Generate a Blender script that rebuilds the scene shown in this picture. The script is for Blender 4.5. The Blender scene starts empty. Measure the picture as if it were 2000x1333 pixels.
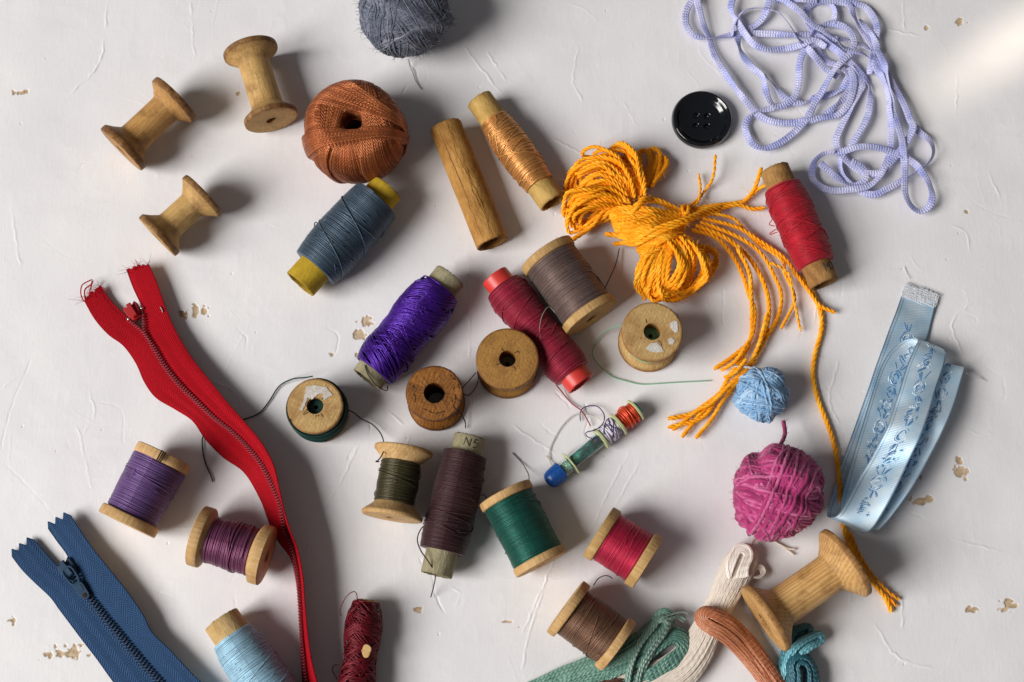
import bpy, math, random
import numpy as np
from mathutils import Matrix, Vector

# ------------------------------------------------------------------ camera
U = 0.000225                       # metres per photo pixel on the table
F = 50.0 / 36.0 * 2000.0           # focal length in photo pixels
TH = math.atan(684.0 / F)          # tilt from straight down
CAM = np.array([0, -F * math.sin(TH), F * math.cos(TH)])
FWD = np.array([0, math.sin(TH), -math.cos(TH)])
UPV = np.array([0, math.cos(TH), math.sin(TH)])
scene = bpy.context.scene
COL = scene.collection
cd = bpy.data.cameras.new('camera'); cam = bpy.data.objects.new('camera', cd); COL.objects.link(cam)
cd.lens = 50; cd.sensor_width = 36; cd.sensor_fit = 'HORIZONTAL'; cd.clip_start = 0.01; cd.clip_end = 50
cam.location = CAM * U; cam.rotation_euler = (TH, 0, 0)
scene.camera = cam

# ------------------------------------------------------------------ world and lamps
world = bpy.data.worlds.new('World'); scene.world = world; world.use_nodes = True
bg = world.node_tree.nodes['Background']
bg.inputs[0].default_value = (0.86, 0.84, 0.86, 1); bg.inputs[1].default_value = 0.108
scene.view_settings.view_transform = 'Standard'; scene.view_settings.look = 'None'
scene.view_settings.exposure = 0; scene.view_settings.gamma = 1; scene.view_settings.use_curve_mapping = False
scene.cycles.max_bounces = 6; scene.cycles.diffuse_bounces = 4; scene.cycles.glossy_bounces = 3
scene.cycles.transmission_bounces = 6; scene.cycles.transparent_max_bounces = 8
scene.cycles.use_denoising = True

AZ, EL, DIST = math.radians(200), math.radians(38), 3.6
ldir = Vector((math.cos(AZ) * math.cos(EL), math.sin(AZ) * math.cos(EL), math.sin(EL)))
lrot = ldir.to_track_quat('Z', 'Y').to_matrix()
for i in (-1, 1):                                   # a four-pane window
    for j in (-1, 1):
        ld = bpy.data.lights.new('window_pane', 'AREA'); ld.shape = 'RECTANGLE'
        ld.size = 1.0; ld.size_y = 0.90; ld.energy = 47.5; ld.color = (1.0, 0.97, 0.947)
        lo = bpy.data.objects.new('window_pane', ld); COL.objects.link(lo)
        lo.matrix_world = Matrix.Translation(ldir * DIST + lrot @ Vector((i * 0.53, j * 0.48, 0))) @ lrot.to_4x4()

# ------------------------------------------------------------------ pixel -> table helpers
def ray(u, v):
    return np.array([1.0, 0, 0]) * (u - 1000) + UPV * (666.5 - v) + FWD * F
def W(u, v, h=0.0):
    d = ray(u, v)
    return CAM + d * ((h - CAM[2]) / d[2])
def sc(u, v, h=0.0):
    return float(np.dot(W(u, v, h) - CAM, FWD)) / F
def WP(pts, h=None):
    return np.array([W(p[0], p[1], p[2] if h is None else h) for p in pts])

# the sliver of late sun in the far corner
sp = bpy.data.lights.new('sun_sliver', 'SPOT'); sp.energy = 112; sp.color = (1, 0.86, 0.66)
sp.spot_size = math.radians(1.6); sp.spot_blend = 1.0; sp.shadow_soft_size = 0.01
so = bpy.data.objects.new('sun_sliver', sp); COL.objects.link(so)
tgt = Vector(W(1985, 80) * U); so.location = tgt + Vector((0.95, 0.66, 0.42))
so.rotation_euler = (so.location - tgt).to_track_quat('Z', 'Y').to_euler()

# ------------------------------------------------------------------ mesh helpers
def rng(seed): return np.random.default_rng(seed)

class MB:
    def __init__(s): s.V = []; s.Q = []; s.T = []; s.UQ = []; s.UT = []; s.A = []; s.n = 0
    def add(s, V, Q, UVq=None, attr=None, T=None, UVt=None):
        V = np.asarray(V, float).reshape(-1, 3)
        Q = np.asarray(Q, np.int64).reshape(-1, 4)
        s.V.append(V); s.Q.append(Q + s.n)
        s.UQ.append(np.zeros((len(Q) * 4, 2)) if UVq is None else np.asarray(UVq, float).reshape(-1, 2))
        if T is not None and len(T):
            T = np.asarray(T, np.int64).reshape(-1, 3); s.T.append(T + s.n)
            s.UT.append(np.zeros((len(T) * 3, 2)) if UVt is None else np.asarray(UVt, float).reshape(-1, 2))
        s.A.append(np.zeros(len(V)) if attr is None else np.asarray(attr, float).reshape(-1))
        s.n += len(V)
    def build(s, name, mat, parent=None, base=None, mloc=None, smooth=True, sharp=None):
        V = np.concatenate(s.V); Q = np.concatenate(s.Q)
        T = np.concatenate(s.T) if s.T else np.zeros((0, 3), np.int64)
        uv = np.concatenate(s.UQ + s.UT)
        if base is None and mloc is None and parent is not None: base = parent['_b']
        if base is not None: V = V - np.asarray(base)
        V = V * U
        me = bpy.data.meshes.new(name)
        me.vertices.add(len(V)); me.vertices.foreach_set('co', V.astype(np.float32).ravel())
        li = np.concatenate([Q.ravel(), T.ravel()]).astype(np.int32)
        me.loops.add(len(li)); me.loops.foreach_set('vertex_index', li)
        ls = np.concatenate([np.arange(len(Q)) * 4, len(Q) * 4 + np.arange(len(T)) * 3]).astype(np.int32)
        me.polygons.add(len(ls)); me.polygons.foreach_set('loop_start', ls)
        me.update(calc_edges=True)
        ul = me.uv_layers.new(name='UVMap'); ul.data.foreach_set('uv', uv.astype(np.float32).ravel())
        at = me.attributes.new('wear', 'FLOAT', 'POINT')
        at.data.foreach_set('value', np.concatenate(s.A).astype(np.float32))
        me.polygons.foreach_set('use_smooth', np.full(len(ls), smooth))
        if sharp: me.set_sharp_from_angle(angle=math.radians(sharp))
        me.validate(); me.update()
        for m in (mat if isinstance(mat, list) else [mat]): me.materials.append(m)
        o = bpy.data.objects.new(name, me); COL.objects.link(o)
        if parent is not None: o.parent = parent
        if mloc is not None: o.matrix_local = mloc
        elif parent is None and base is not None: o.location = np.asarray(base) * U
        return o

def thing(name, label, cat, at, group=None):
    o = bpy.data.objects.new(name, None); COL.objects.link(o)
    o.empty_display_size = 0.01
    o.location = np.asarray(at) * U
    o['label'] = label; o['category'] = cat
    if group: o['group'] = group
    o['_b'] = [float(x) for x in at]
    return o

def frames(P):
    T = np.gradient(P, axis=1); T /= np.linalg.norm(T, axis=2, keepdims=True) + 1e-9
    ref = np.tile(np.array([0.13, 0.21, 0.97]), (len(P), 1))
    bad = np.abs((ref * T[:, 0]).sum(1)) > 0.9
    ref[bad] = [1, 0.1, 0]
    n = ref; Ns = np.empty_like(P)
    for i in range(P.shape[1]):
        t = T[:, i]; n = n - (n * t).sum(1, keepdims=True) * t
        n /= np.linalg.norm(n, axis=1, keepdims=True) + 1e-9
        Ns[:, i] = n
    return T, Ns, np.cross(T, Ns)

def tubes(mb, P, r, sides=6, ends=False):
    """P: (M,N,3) paths or one (N,3); r: scalar, (N,), or (M,N)."""
    P = np.asarray(P, float)
    if P.ndim == 2: P = P[None]
    M, N, _ = P.shape
    T, A, B = frames(P)
    r = np.broadcast_to(np.asarray(r, float), (M, N)).copy()
    if ends: r[:, 0] *= 0.15; r[:, -1] *= 0.15
    a = np.arange(sides) / sides * 2 * math.pi
    V = P[:, :, None] + r[:, :, None, None] * (np.cos(a)[:, None] * A[:, :, None] + np.sin(a)[:, None] * B[:, :, None])
    idx = np.arange(M * N * sides).reshape(M, N, sides)
    q = np.stack([idx[:, :-1], np.roll(idx[:, :-1], -1, 2), np.roll(idx[:, 1:], -1, 2), idx[:, 1:]], -1)
    L = np.concatenate([np.zeros((M, 1)), np.cumsum(np.linalg.norm(np.diff(P, axis=1), axis=2), 1)], 1)
    L = L + np.arange(M)[:, None] * 37.7
    u0 = np.broadcast_to(L[:, :-1, None], (M, N - 1, sides)); u1 = np.broadcast_to(L[:, 1:, None], (M, N - 1, sides))
    v0 = np.broadcast_to(np.arange(sides) / sides, (M, N - 1, sides)); v1 = v0 + 1.0 / sides
    uv = np.stack([np.stack([u0, v0], -1), np.stack([u0, v1], -1), np.stack([u1, v1], -1), np.stack([u1, v0], -1)], -2)
    # per-strand tone in the wear attribute
    tone = np.repeat(rng(M * 7 + N).random(M), N * sides)
    mb.add(V, q, uv, tone)

def spline(pts, step=3.0):
    """Catmull-Rom through pts, resampled to an even arc length."""
    p = np.asarray(pts, float)
    p = np.concatenate([[2 * p[0] - p[1]], p, [2 * p[-1] - p[-2]]])
    t = np.linspace(0, 1, 20, endpoint=False)[:, None]
    out = []
    for i in range(1, len(p) - 2):
        a, b, c, d = p[i - 1], p[i], p[i + 1], p[i + 2]
        out.append(0.5 * ((2 * b) + (c - a) * t + (2 * a - 5 * b + 4 * c - d) * t ** 2 + (3 * b - a - 3 * c + d) * t ** 3))
    q = np.concatenate(out + [p[-2][None]])
    return resample(q, step)
def resample(q, step=None, n=None):
    s = np.concatenate([[0], np.cumsum(np.linalg.norm(np.diff(q[:, :3], axis=0), axis=1))])
    n = n or max(4, int(s[-1] / step) + 1)
    x = np.linspace(0, s[-1], n)
    return np.stack([np.interp(x, s, q[:, k]) for k in range(q.shape[1])], 1)

def wander(N, k, amp, seed, dims=1):
    """smooth random signal of N samples with about k knots"""
    g = rng(seed); kn = max(3, int(k)); x = np.linspace(0, 1, N); xk = np.linspace(0, 1, kn)
    out = []
    for _ in range(dims):
        y = np.interp(x, xk, g.uniform(-1, 1, kn))
        w = max(1, N // kn // 2)
        if w > 1:
            ker = np.hanning(2 * w + 1); ker /= ker.sum()
            y = np.convolve(np.pad(y, w, mode='edge'), ker, 'valid')
        out.append(y * amp)
    return np.stack(out, 1) if dims > 1 else out[0]

def plied(mb, path, R, n=3, pitch=26.0, sides=6, taper=True, seed=0):
    """a yarn of n plies twisted round path"""
    P = resample(np.asarray(path, float), 2.4); N = len(P)
    T, A, B = frames(P[None]); A = A[0]; B = B[0]
    s = np.arange(N) * 2.4
    prof = np.ones(N)
    if taper:
        prof = np.clip(np.minimum(s, s[-1] - s) / 10 + 0.5, 0, 1)
    rr = R * 0.52
    out = []
    for k in range(n):
        ph = 2 * math.pi * (s / pitch + k / n) + seed
        out.append(P + (prof * (R - rr))[:, None] * (np.cos(ph)[:, None] * A + np.sin(ph)[:, None] * B))
    tubes(mb, np.array(out), rr * (0.6 + 0.4 * prof), sides)
    return P

def fuzz(mb, pts, R, count, length, seed, r=0.42, bias=None):
    g = rng(seed); pts = np.asarray(pts).reshape(-1, 3)
    c = pts[g.integers(0, len(pts), count)]
    d = g.normal(size=(count, 3)); d[:, 2] = np.abs(d[:, 2]) * 0.6
    if bias is not None:
        o = c - bias; o /= np.linalg.norm(o, axis=1, keepdims=True) + 1e-9; d += o * 1.3
    d /= np.linalg.norm(d, axis=1, keepdims=True)
    b = g.normal(size=(count, 3)); l = length * g.uniform(0.4, 1.3, (count, 1))
    t = np.linspace(0, 1, 5)[None, :, None]
    P = c[:, None] + d[:, None] * (R * 0.6 + l[:, None] * t) + b[:, None] * (t ** 2) * l[:, None] * 0.35
    P[:, :, 2] = np.maximum(P[:, :, 2], 0.8)
    tubes(mb, P, r * np.linspace(1, 0.5, 5), 3)

# axis frame: local z runs A->B, local x faces up for lying things
class Axis:
    def __init__(s, A, B):
        s.A = np.asarray(A, float); s.B = np.asarray(B, float); z = s.B - s.A; s.L = np.linalg.norm(z); z = z / s.L
        up = np.array([0, 0, 1.0]) if abs(z[2]) < 0.9 else np.array([0, 1.0, 0])
        x = up - np.dot(up, z) * z; x /= np.linalg.norm(x); y = np.cross(z, x)
        s.R = np.stack([x, y, z], 1)
    def world(s, p): return s.A + np.asarray(p) @ s.R.T
    def mat(s, base):
        m = Matrix([list(r) for r in s.R]).to_4x4(); m.translation = Vector((s.A - np.asarray(base)) * U); return m
    def surf(s, z, th, r):
        z, th, r = np.broadcast_arrays(np.asarray(z, float), np.asarray(th, float), np.asarray(r, float))
        return np.stack([r * np.cos(th), r * np.sin(th), z], -1)

def lathe(mb, prof, segs=72, closed=True, rough=0, seed=0, ecc=None, zrough=0):
    """prof: list of (z, r, wear)"""
    p = np.array([(a[0], a[1], a[2] if len(a) > 2 else 0) for a in prof], float); K = len(p)
    a = np.arange(segs) / segs * 2 * math.pi
    r = p[:, 1][:, None] * np.ones(segs)
    z = p[:, 0][:, None] * np.ones(segs)
    if rough:
        g = rng(seed)
        for f in (2, 3, 5, 9, 17):
            ph = g.random() * 7
            r = r * (1 + rough * np.sin(f * a + ph + p[:, 0][:, None] * 0.03) / f ** 0.6)
        r = r + g.normal(size=r.shape) * rough * 14
        if zrough: z = z + g.normal(size=z.shape) * zrough
    V = np.stack([r * np.cos(a), r * np.sin(a), z], -1)
    idx = np.arange(K * segs).reshape(K, segs)
    nx = np.roll(idx, -1, 0) if closed else None
    if closed: i0, i1 = idx, nx
    else: i0, i1 = idx[:-1], idx[1:]
    q = np.stack([i0, np.roll(i0, -1, 1), np.roll(i1, -1, 1), i1], -1)
    uv = np.zeros(q.shape + (2,))
    zz = np.repeat(p[:len(i0), 0], segs).reshape(len(i0), segs)
    uv[..., 0, 0] = uv[..., 1, 0] = uv[..., 2, 0] = uv[..., 3, 0] = 0
    th = np.arange(segs) / segs
    uv[..., 0] = zz[..., None]; uv[..., 1] = th[None, :, None]
    mb.add(V, q, uv, np.repeat(p[:, 2], segs))

def sheet(mb, G, thk, uscale=None, offset_dir=None):
    """G: (N,M,3) grid -> closed thin slab, UV in pixels along / across"""
    G = np.asarray(G, float); N, M, _ = G.shape
    du = np.gradient(G, axis=0); dv = np.gradient(G, axis=1)
    n = np.cross(du, dv); n /= np.linalg.norm(n, axis=2, keepdims=True) + 1e-9
    if n[..., 2].mean() < 0: n = -n
    V = np.concatenate([(G + n * thk / 2).reshape(-1, 3), (G - n * thk / 2).reshape(-1, 3)])
    idx = np.arange(N * M).reshape(N, M); b = N * M
    L = np.concatenate([[0], np.cumsum(np.linalg.norm(np.diff(G[:, M // 2], axis=0), axis=1))])
    Wd = np.concatenate([[0], np.cumsum(np.linalg.norm(np.diff(G[N // 2], axis=0), axis=1))])
    def uvof(i): return np.stack([L[(i % b) // M], Wd[(i % b) % M]], -1)
    qs = [np.stack([idx[:-1, :-1], idx[1:, :-1], idx[1:, 1:], idx[:-1, 1:]], -1).reshape(-1, 4),
          b + np.stack([idx[:-1, :-1], idx[:-1, 1:], idx[1:, 1:], idx[1:, :-1]], -1).reshape(-1, 4)]
    for e in (idx[0], idx[-1], idx[:, 0], idx[:, -1]):
        qs.append(np.stack([e[:-1], e[1:], e[1:] + b, e[:-1] + b], -1))
    q = np.concatenate(qs)
    mb.add(V, q, uvof(q))

def prism(mb, outline, z0, z1, A, X, Y, Z, bev=0.0, hole=None):
    """extruded outline (2D pts) in a frame; hole: same-count inner outline -> a ring"""
    o = np.asarray(outline, float); n = len(o)
    def lay(pts, z): return A + pts[:, :1] * X + pts[:, 1:] * Y + z * Z
    c = o.mean(0)
    if hole is None:
        ins = o - (o - c) / (np.linalg.norm(o - c, axis=1, keepdims=True) + 1e-9) * bev
        rings = [lay(o, z0), lay(o, z1 - bev), lay(ins, z1)]
        V = np.concatenate(rings + [lay(c[None], z1), lay(c[None], z0)])
        Q = []
        for k in range(2):
            for i in range(n): Q.append([k * n + i, k * n + (i + 1) % n, (k + 1) * n + (i + 1) % n, (k + 1) * n + i])
        from mathutils.geometry import tessellate_polygon
        tri = tessellate_polygon([[Vector((a[0], a[1], 0)) for a in o]])
        T = [[2 * n + a for a in x] for x in tri] + [list(x)[::-1] for x in tri]
        mb.add(V, Q, T=T)
    else:
        h = np.asarray(hole, float)
        rings = [lay(o, z0), lay(o, z1 - bev), lay(o - (o - h) * 0.25, z1), lay(h + (o - h) * 0.25, z1), lay(h, z1 - bev), lay(h, z0)]
        V = np.concatenate(rings); Q = []
        for k in range(6):
            k2 = (k + 1) % 6
            for i in range(n): Q.append([k * n + i, k * n + (i + 1) % n, k2 * n + (i + 1) % n, k2 * n + i])
        mb.add(V, Q)

# ------------------------------------------------------------------ materials
def lin(h):
    h = h.lstrip('#'); c = [int(h[i:i + 2], 16) / 255 for i in (0, 2, 4)]
    return tuple((x / 12.92 if x <= 0.04045 else ((x + 0.055) / 1.055) ** 2.4) for x in c) + (1,)
def mul(c, k): return (c[0] * k, c[1] * k, c[2] * k, 1)

class NT:
    def __init__(s, name):
        s.m = bpy.data.materials.new(name); s.m.use_nodes = True; s.t = s.m.node_tree
        s.b = s.t.nodes['Principled BSDF']
    def n(s, typ, ins=None, **kw):
        x = s.t.nodes.new('ShaderNode' + typ)
        for k, v in kw.items(): setattr(x, k, v)
        for k, v in (ins or {}).items():
            i = x.inputs[k]
            if hasattr(v, 'node'): s.t.links.new(v, i)
            else: i.default_value = v
        return x
    def link(s, a, i): s.t.links.new(a, s.b.inputs[i])
    def set(s, **kw):
        for k, v in kw.items(): s.b.inputs[k.replace('_', ' ')].default_value = v
    def px(s, scale=(1, 1, 1), kind='Object'):
        tc = s.n('TexCoord'); k = 1 / U if kind == 'Object' else 1
        mp = s.n('Mapping', {'Vector': tc.outputs[kind], 'Scale': tuple(k * q for q in scale)})
        return mp.outputs[0]
    def noise(s, vec, scale, detail=4, rough=0.6, dist=0.0):
        return s.n('TexNoise', {'Vector': vec, 'Scale': scale, 'Detail': detail, 'Roughness': rough, 'Distortion': dist}).outputs[0]
    def ramp(s, fac, stops):
        x = s.n('ValToRGB', {'Fac': fac}); cr = x.color_ramp
        while len(cr.elements) < len(stops): cr.elements.new(0.5)
        for e, (p, c) in zip(cr.elements, stops):
            e.position = p; e.color = c if isinstance(c, tuple) else (c, c, c, 1)
        return x.outputs[0]
    def mix(s, fac, a, b, blend='MIX'):
        x = s.n('Mix', data_type='RGBA', blend_type=blend)
        for i, v in ((0, fac), (6, a), (7, b)):
            if hasattr(v, 'node'): s.t.links.new(v, x.inputs[i])
            else: x.inputs[i].default_value = v
        return x.outputs[2]
    def math(s, op, a, b=0.0, c=0.0):
        x = s.n('Math', operation=op)
        for i, v in enumerate((a, b, c)):
            if hasattr(v, 'node'): s.t.links.new(v, x.inputs[i])
            else: x.inputs[i].default_value = v
        return x.outputs[0]
    def bump(s, h, dist, strength=1.0, prev=None):
        ins = {'Height': h, 'Distance': dist * U, 'Strength': strength}
        if prev is not None: ins['Normal'] = prev
        return s.n('Bump', ins).outputs[0]
    def wear(s): return s.n('Attribute', attribute_name='wear').outputs['Fac']
    def uv(s):
        tc = s.n('TexCoord'); x = s.n('SeparateXYZ', {'Vector': tc.outputs['UV']}); return x.outputs[0], x.outputs[1]

def thread_mat(name, col, rough=0.55, sheen=0.25, var=0.35, twist=0.0, spec=0.4, nply=2, bump=0.7, alt=None, tint=0.0, tonew=0.22, metal=0.0, sss=0.0, ply_dark=0.35, fine=0.35):
    """thread / yarn: tone drifts along the strand; twist = pitch in px of the ply marks"""
    t = NT(name); c = col if isinstance(col, tuple) else lin(col)
    nz = t.noise(t.px((1, 1, 1)), 0.045, 3)
    tone = t.math('ADD', t.math('MULTIPLY', t.wear(), tonew), t.math('MULTIPLY', nz, 1.1 - tonew * .9))
    a = alt if alt is not None else mul(c, 1 + var)
    base = t.ramp(tone, [(0.25, mul(c, 1 - var)), (0.6, c), (0.95, a)])
    fk = fine
    fine = t.noise(t.px((1, 1, 1)), 0.55, 3, 0.7)
    base = t.mix(fk, base, t.ramp(fine, [(0.3, 0.55), (0.7, 1.0)]), 'MULTIPLY')
    if twist:
        u, v = t.uv()
        ph = t.math('ADD', t.math('MULTIPLY', u, 1.0 / twist), t.math('MULTIPLY', v, float(nply)))
        st = t.math('ABSOLUTE', t.math('SINE', t.math('MULTIPLY', ph, math.pi)))
        base = t.mix(0.6, base, t.ramp(st, [(0.0, ply_dark), (0.55, 1.0)]), 'MULTIPLY')
        t.link(t.bump(st, bump * 2.0, 0.9), 'Normal')
    else:
        t.link(t.bump(fine, bump * 0.8, 0.5), 'Normal')
    t.link(base, 'Base Color')
    t.set(Roughness=rough, Sheen_Weight=sheen * .35, Sheen_Roughness=0.5, Specular_IOR_Level=spec)
    t.b.inputs['Sheen Tint'].default_value = mul(c, 1) if tint else (1, 1, 1, 1)
    t.set(Metallic=metal)
    if sss:
        t.set(Subsurface_Weight=sss, Subsurface_Scale=0.0022); t.b.inputs['Subsurface Radius'].default_value = (1.0, .42, .08)
    return t.m

def wood_mat(name, light, dark, dirt, grain=1.0, rough=0.6, ends=0.5, seed=0.0, dirtamt=0.9, spots=0.0):
    t = NT(name)
    tc = t.n('TexCoord')
    def co(sx, sy, sz): return t.n('Mapping', {'Vector': tc.outputs['Object'], 'Location': (seed, seed * 1.7, seed * 0.6), 'Scale': (sx / U, sy / U, sz / U)}).outputs[0]
    g1 = t.noise(co(0.16, 0.16, 0.018), 1.0, 6, 0.7, 0.6)
    g2 = t.noise(co(0.6, 0.6, 0.06), 1.0, 3, 0.7)
    wv = t.n('TexWave', {'Vector': co(0.035, 0.05, 0.002), 'Scale': 1.0, 'Distortion': 9.0, 'Detail': 4.0, 'Detail Scale': 0.8}, wave_type='RINGS', rings_direction='Z').outputs['Fac']
    f = t.math('ADD', t.math('MULTIPLY', g1, 0.65), t.math('MULTIPLY', wv, 0.22 * ends))
    c = t.ramp(f, [(0.28, lin(dark)), (0.5, t_mid(lin(dark), lin(light), 0.6)), (0.72, lin(light))])
    c = t.mix(t.math('MULTIPLY', g2, 0.55 * grain), c, t.ramp(g2, [(0.35, 0.45), (0.6, 1.0)]), 'MULTIPLY')
    blot = t.noise(co(0.03, 0.03, 0.03), 1.0, 5, 0.65)
    c = t.mix(t.ramp(blot, [(0.48, 0.0), (0.70, 0.55)]), c, lin(dirt))
    w = t.math('MULTIPLY', t.wear(), t.ramp(t.noise(co(0.08, 0.08, 0.08), 1.0, 4), [(0.3, 0.6), (0.6, 1.0)]))
    c = t.mix(t.math('MULTIPLY', w, dirtamt), c, lin(dirt))
    if spots:
        sv = t.noise(co(0.12, 0.12, 0.12), 1.0, 2)
        c = t.mix(t.ramp(sv, [(0.69, 0.0), (0.72, spots)]), c, (0.05, 0.03, 0.015, 1))
    t.link(c, 'Base Color')
    t.link(t.bump(g2, 1.3, 0.8, t.bump(g1, 3.0, 0.6)), 'Normal')
    t.set(Roughness=rough, Specular_IOR_Level=0.35)
    return t.m
def t_mid(a, b, k): return tuple(a[i] * (1 - k) + b[i] * k for i in range(3)) + (1,)

def paper_mat(name, col, dark, rough=0.8, crease=0.5, seed=0.0, spots=0.4, streak=0.5):
    t = NT(name); tc = t.n('TexCoord')
    def co(sx, sy, sz): return t.n('Mapping', {'Vector': tc.outputs['Object'], 'Location': (seed, seed, seed), 'Scale': (sx / U, sy / U, sz / U)}).outputs[0]
    n1 = t.noise(co(0.03, 0.03, 0.018), 1.0, 5, 0.65)
    n2 = t.noise(co(0.16, 0.16, 0.06), 1.0, 5, 0.75, 0.8)
    n3 = t.noise(co(0.09, 0.09, 0.03), 1.0, 4, 0.7, 1.5)
    c = t.ramp(n1, [(0.3, lin(dark)), (0.62, lin(col))])
    c = t.mix(streak, c, t.ramp(n2, [(0.3, 0.6), (0.6, 1.0)]), 'MULTIPLY')
    c = t.mix(t.ramp(n3, [(0.66, 0.0), (0.72, spots)]), c, mul(lin(dark), 0.3))
    w = t.wear(); c = t.mix(t.math('MULTIPLY', w, 0.7), c, mul(lin(dark), 0.55))
    t.link(c, 'Base Color')
    t.link(t.bump(n2, 2.0, 0.7, t.bump(n3, 2.5, crease)), 'Normal')
    t.set(Roughness=rough, Specular_IOR_Level=0.25)
    return t.m

def plain(name, col, rough=0.4, metal=0.0, trans=0.0, spec=0.5, coat=0.0):
    t = NT(name); c = lin(col) if isinstance(col, str) else col
    nz = t.noise(t.px(), 0.2, 4); t.link(t.mix(0.25, c, t.ramp(nz, [(0.3, 0.6), (0.7, 1.0)]), 'MULTIPLY'), 'Base Color')
    t.link(t.math('ADD', t.math('MULTIPLY', nz, 0.15), rough - 0.07), 'Roughness')
    t.set(Metallic=metal, Transmission_Weight=trans, Specular_IOR_Level=spec, Coat_Weight=coat, Coat_Roughness=0.05)
    return t.m

def weave_mat(name, col, pu=5.0, pv=5.0, rough=0.7, var=0.4, kind='twill', sheen=0.3, bump=1.6, spec=0.3, contrast=0.65):
    """woven tape: UV in pixels, u along, v across"""
    t = NT(name); u, v = t.uv(); c = lin(col) if isinstance(col, str) else col
    if kind == 'twill':     # herringbone: diagonals that flip in columns
        tri = t.math('PINGPONG', v, pv * 3)
        a = t.math('ADD', t.math('MULTIPLY', u, 1 / pu), t.math('MULTIPLY', tri, 1 / pv))
        h1 = t.math('ABSOLUTE', t.math('SINE', t.math('MULTIPLY', a, math.pi)))
        h2 = t.math('ABSOLUTE', t.math('SINE', t.math('MULTIPLY', v, math.pi / pv * 1.3)))
        h = t.math('MULTIPLY', h1, t.math('ADD', t.math('MULTIPLY', h2, 0.5), 0.5))
    elif kind == 'rib':     # ribs across the tape
        h1 = t.math('ABSOLUTE', t.math('SINE', t.math('MULTIPLY', u, math.pi / pu)))
        h2 = t.math('ABSOLUTE', t.math('SINE', t.math('MULTIPLY', v, math.pi / pv)))
        h = t.math('MULTIPLY', h1, t.math('ADD', t.math('MULTIPLY', h2, 0.35), 0.65))
    else:
        h1 = t.math('SINE', t.math('MULTIPLY', u, math.pi / pu)); h2 = t.math('SINE', t.math('MULTIPLY', v, math.pi / pv))
        h = t.math('ABSOLUTE', t.math('MULTIPLY', h1, h2))
    nz = t.noise(t.px(), 0.12, 4)
    c2 = t.mix(contrast, c, t.ramp(h, [(0.0, 0.3), (0.6, 1.0)]), 'MULTIPLY')
    c2 = t.mix(var, c2, t.ramp(nz, [(0.3, 0.55), (0.7, 1.1)]), 'MULTIPLY')
    t.link(c2, 'Base Color'); t.link(t.bump(h, bump, 0.9), 'Normal')
    t.set(Roughness=rough, Sheen_Weight=sheen, Specular_IOR_Level=spec)
    return t.m

# ------------------------------------------------------------------ the table top
def vnoise(shape, cell, seed):
    g = rng(seed); h, w = shape; gh, gw = int(h / cell) + 3, int(w / cell) + 3
    k = g.random((gh, gw)); y = np.arange(h) / cell; x = np.arange(w) / cell
    yi = y.astype(int); xi = x.astype(int); fy = y - yi; fx = x - xi
    fy = fy * fy * (3 - 2 * fy); fx = fx * fx * (3 - 2 * fx)
    a = k[yi][:, xi]; b = k[yi][:, xi + 1]; c = k[yi + 1][:, xi]; d = k[yi + 1][:, xi + 1]
    return (a * (1 - fx) + b * fx) * (1 - fy)[:, None] + (c * (1 - fx) + d * fx) * fy[:, None]

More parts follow.
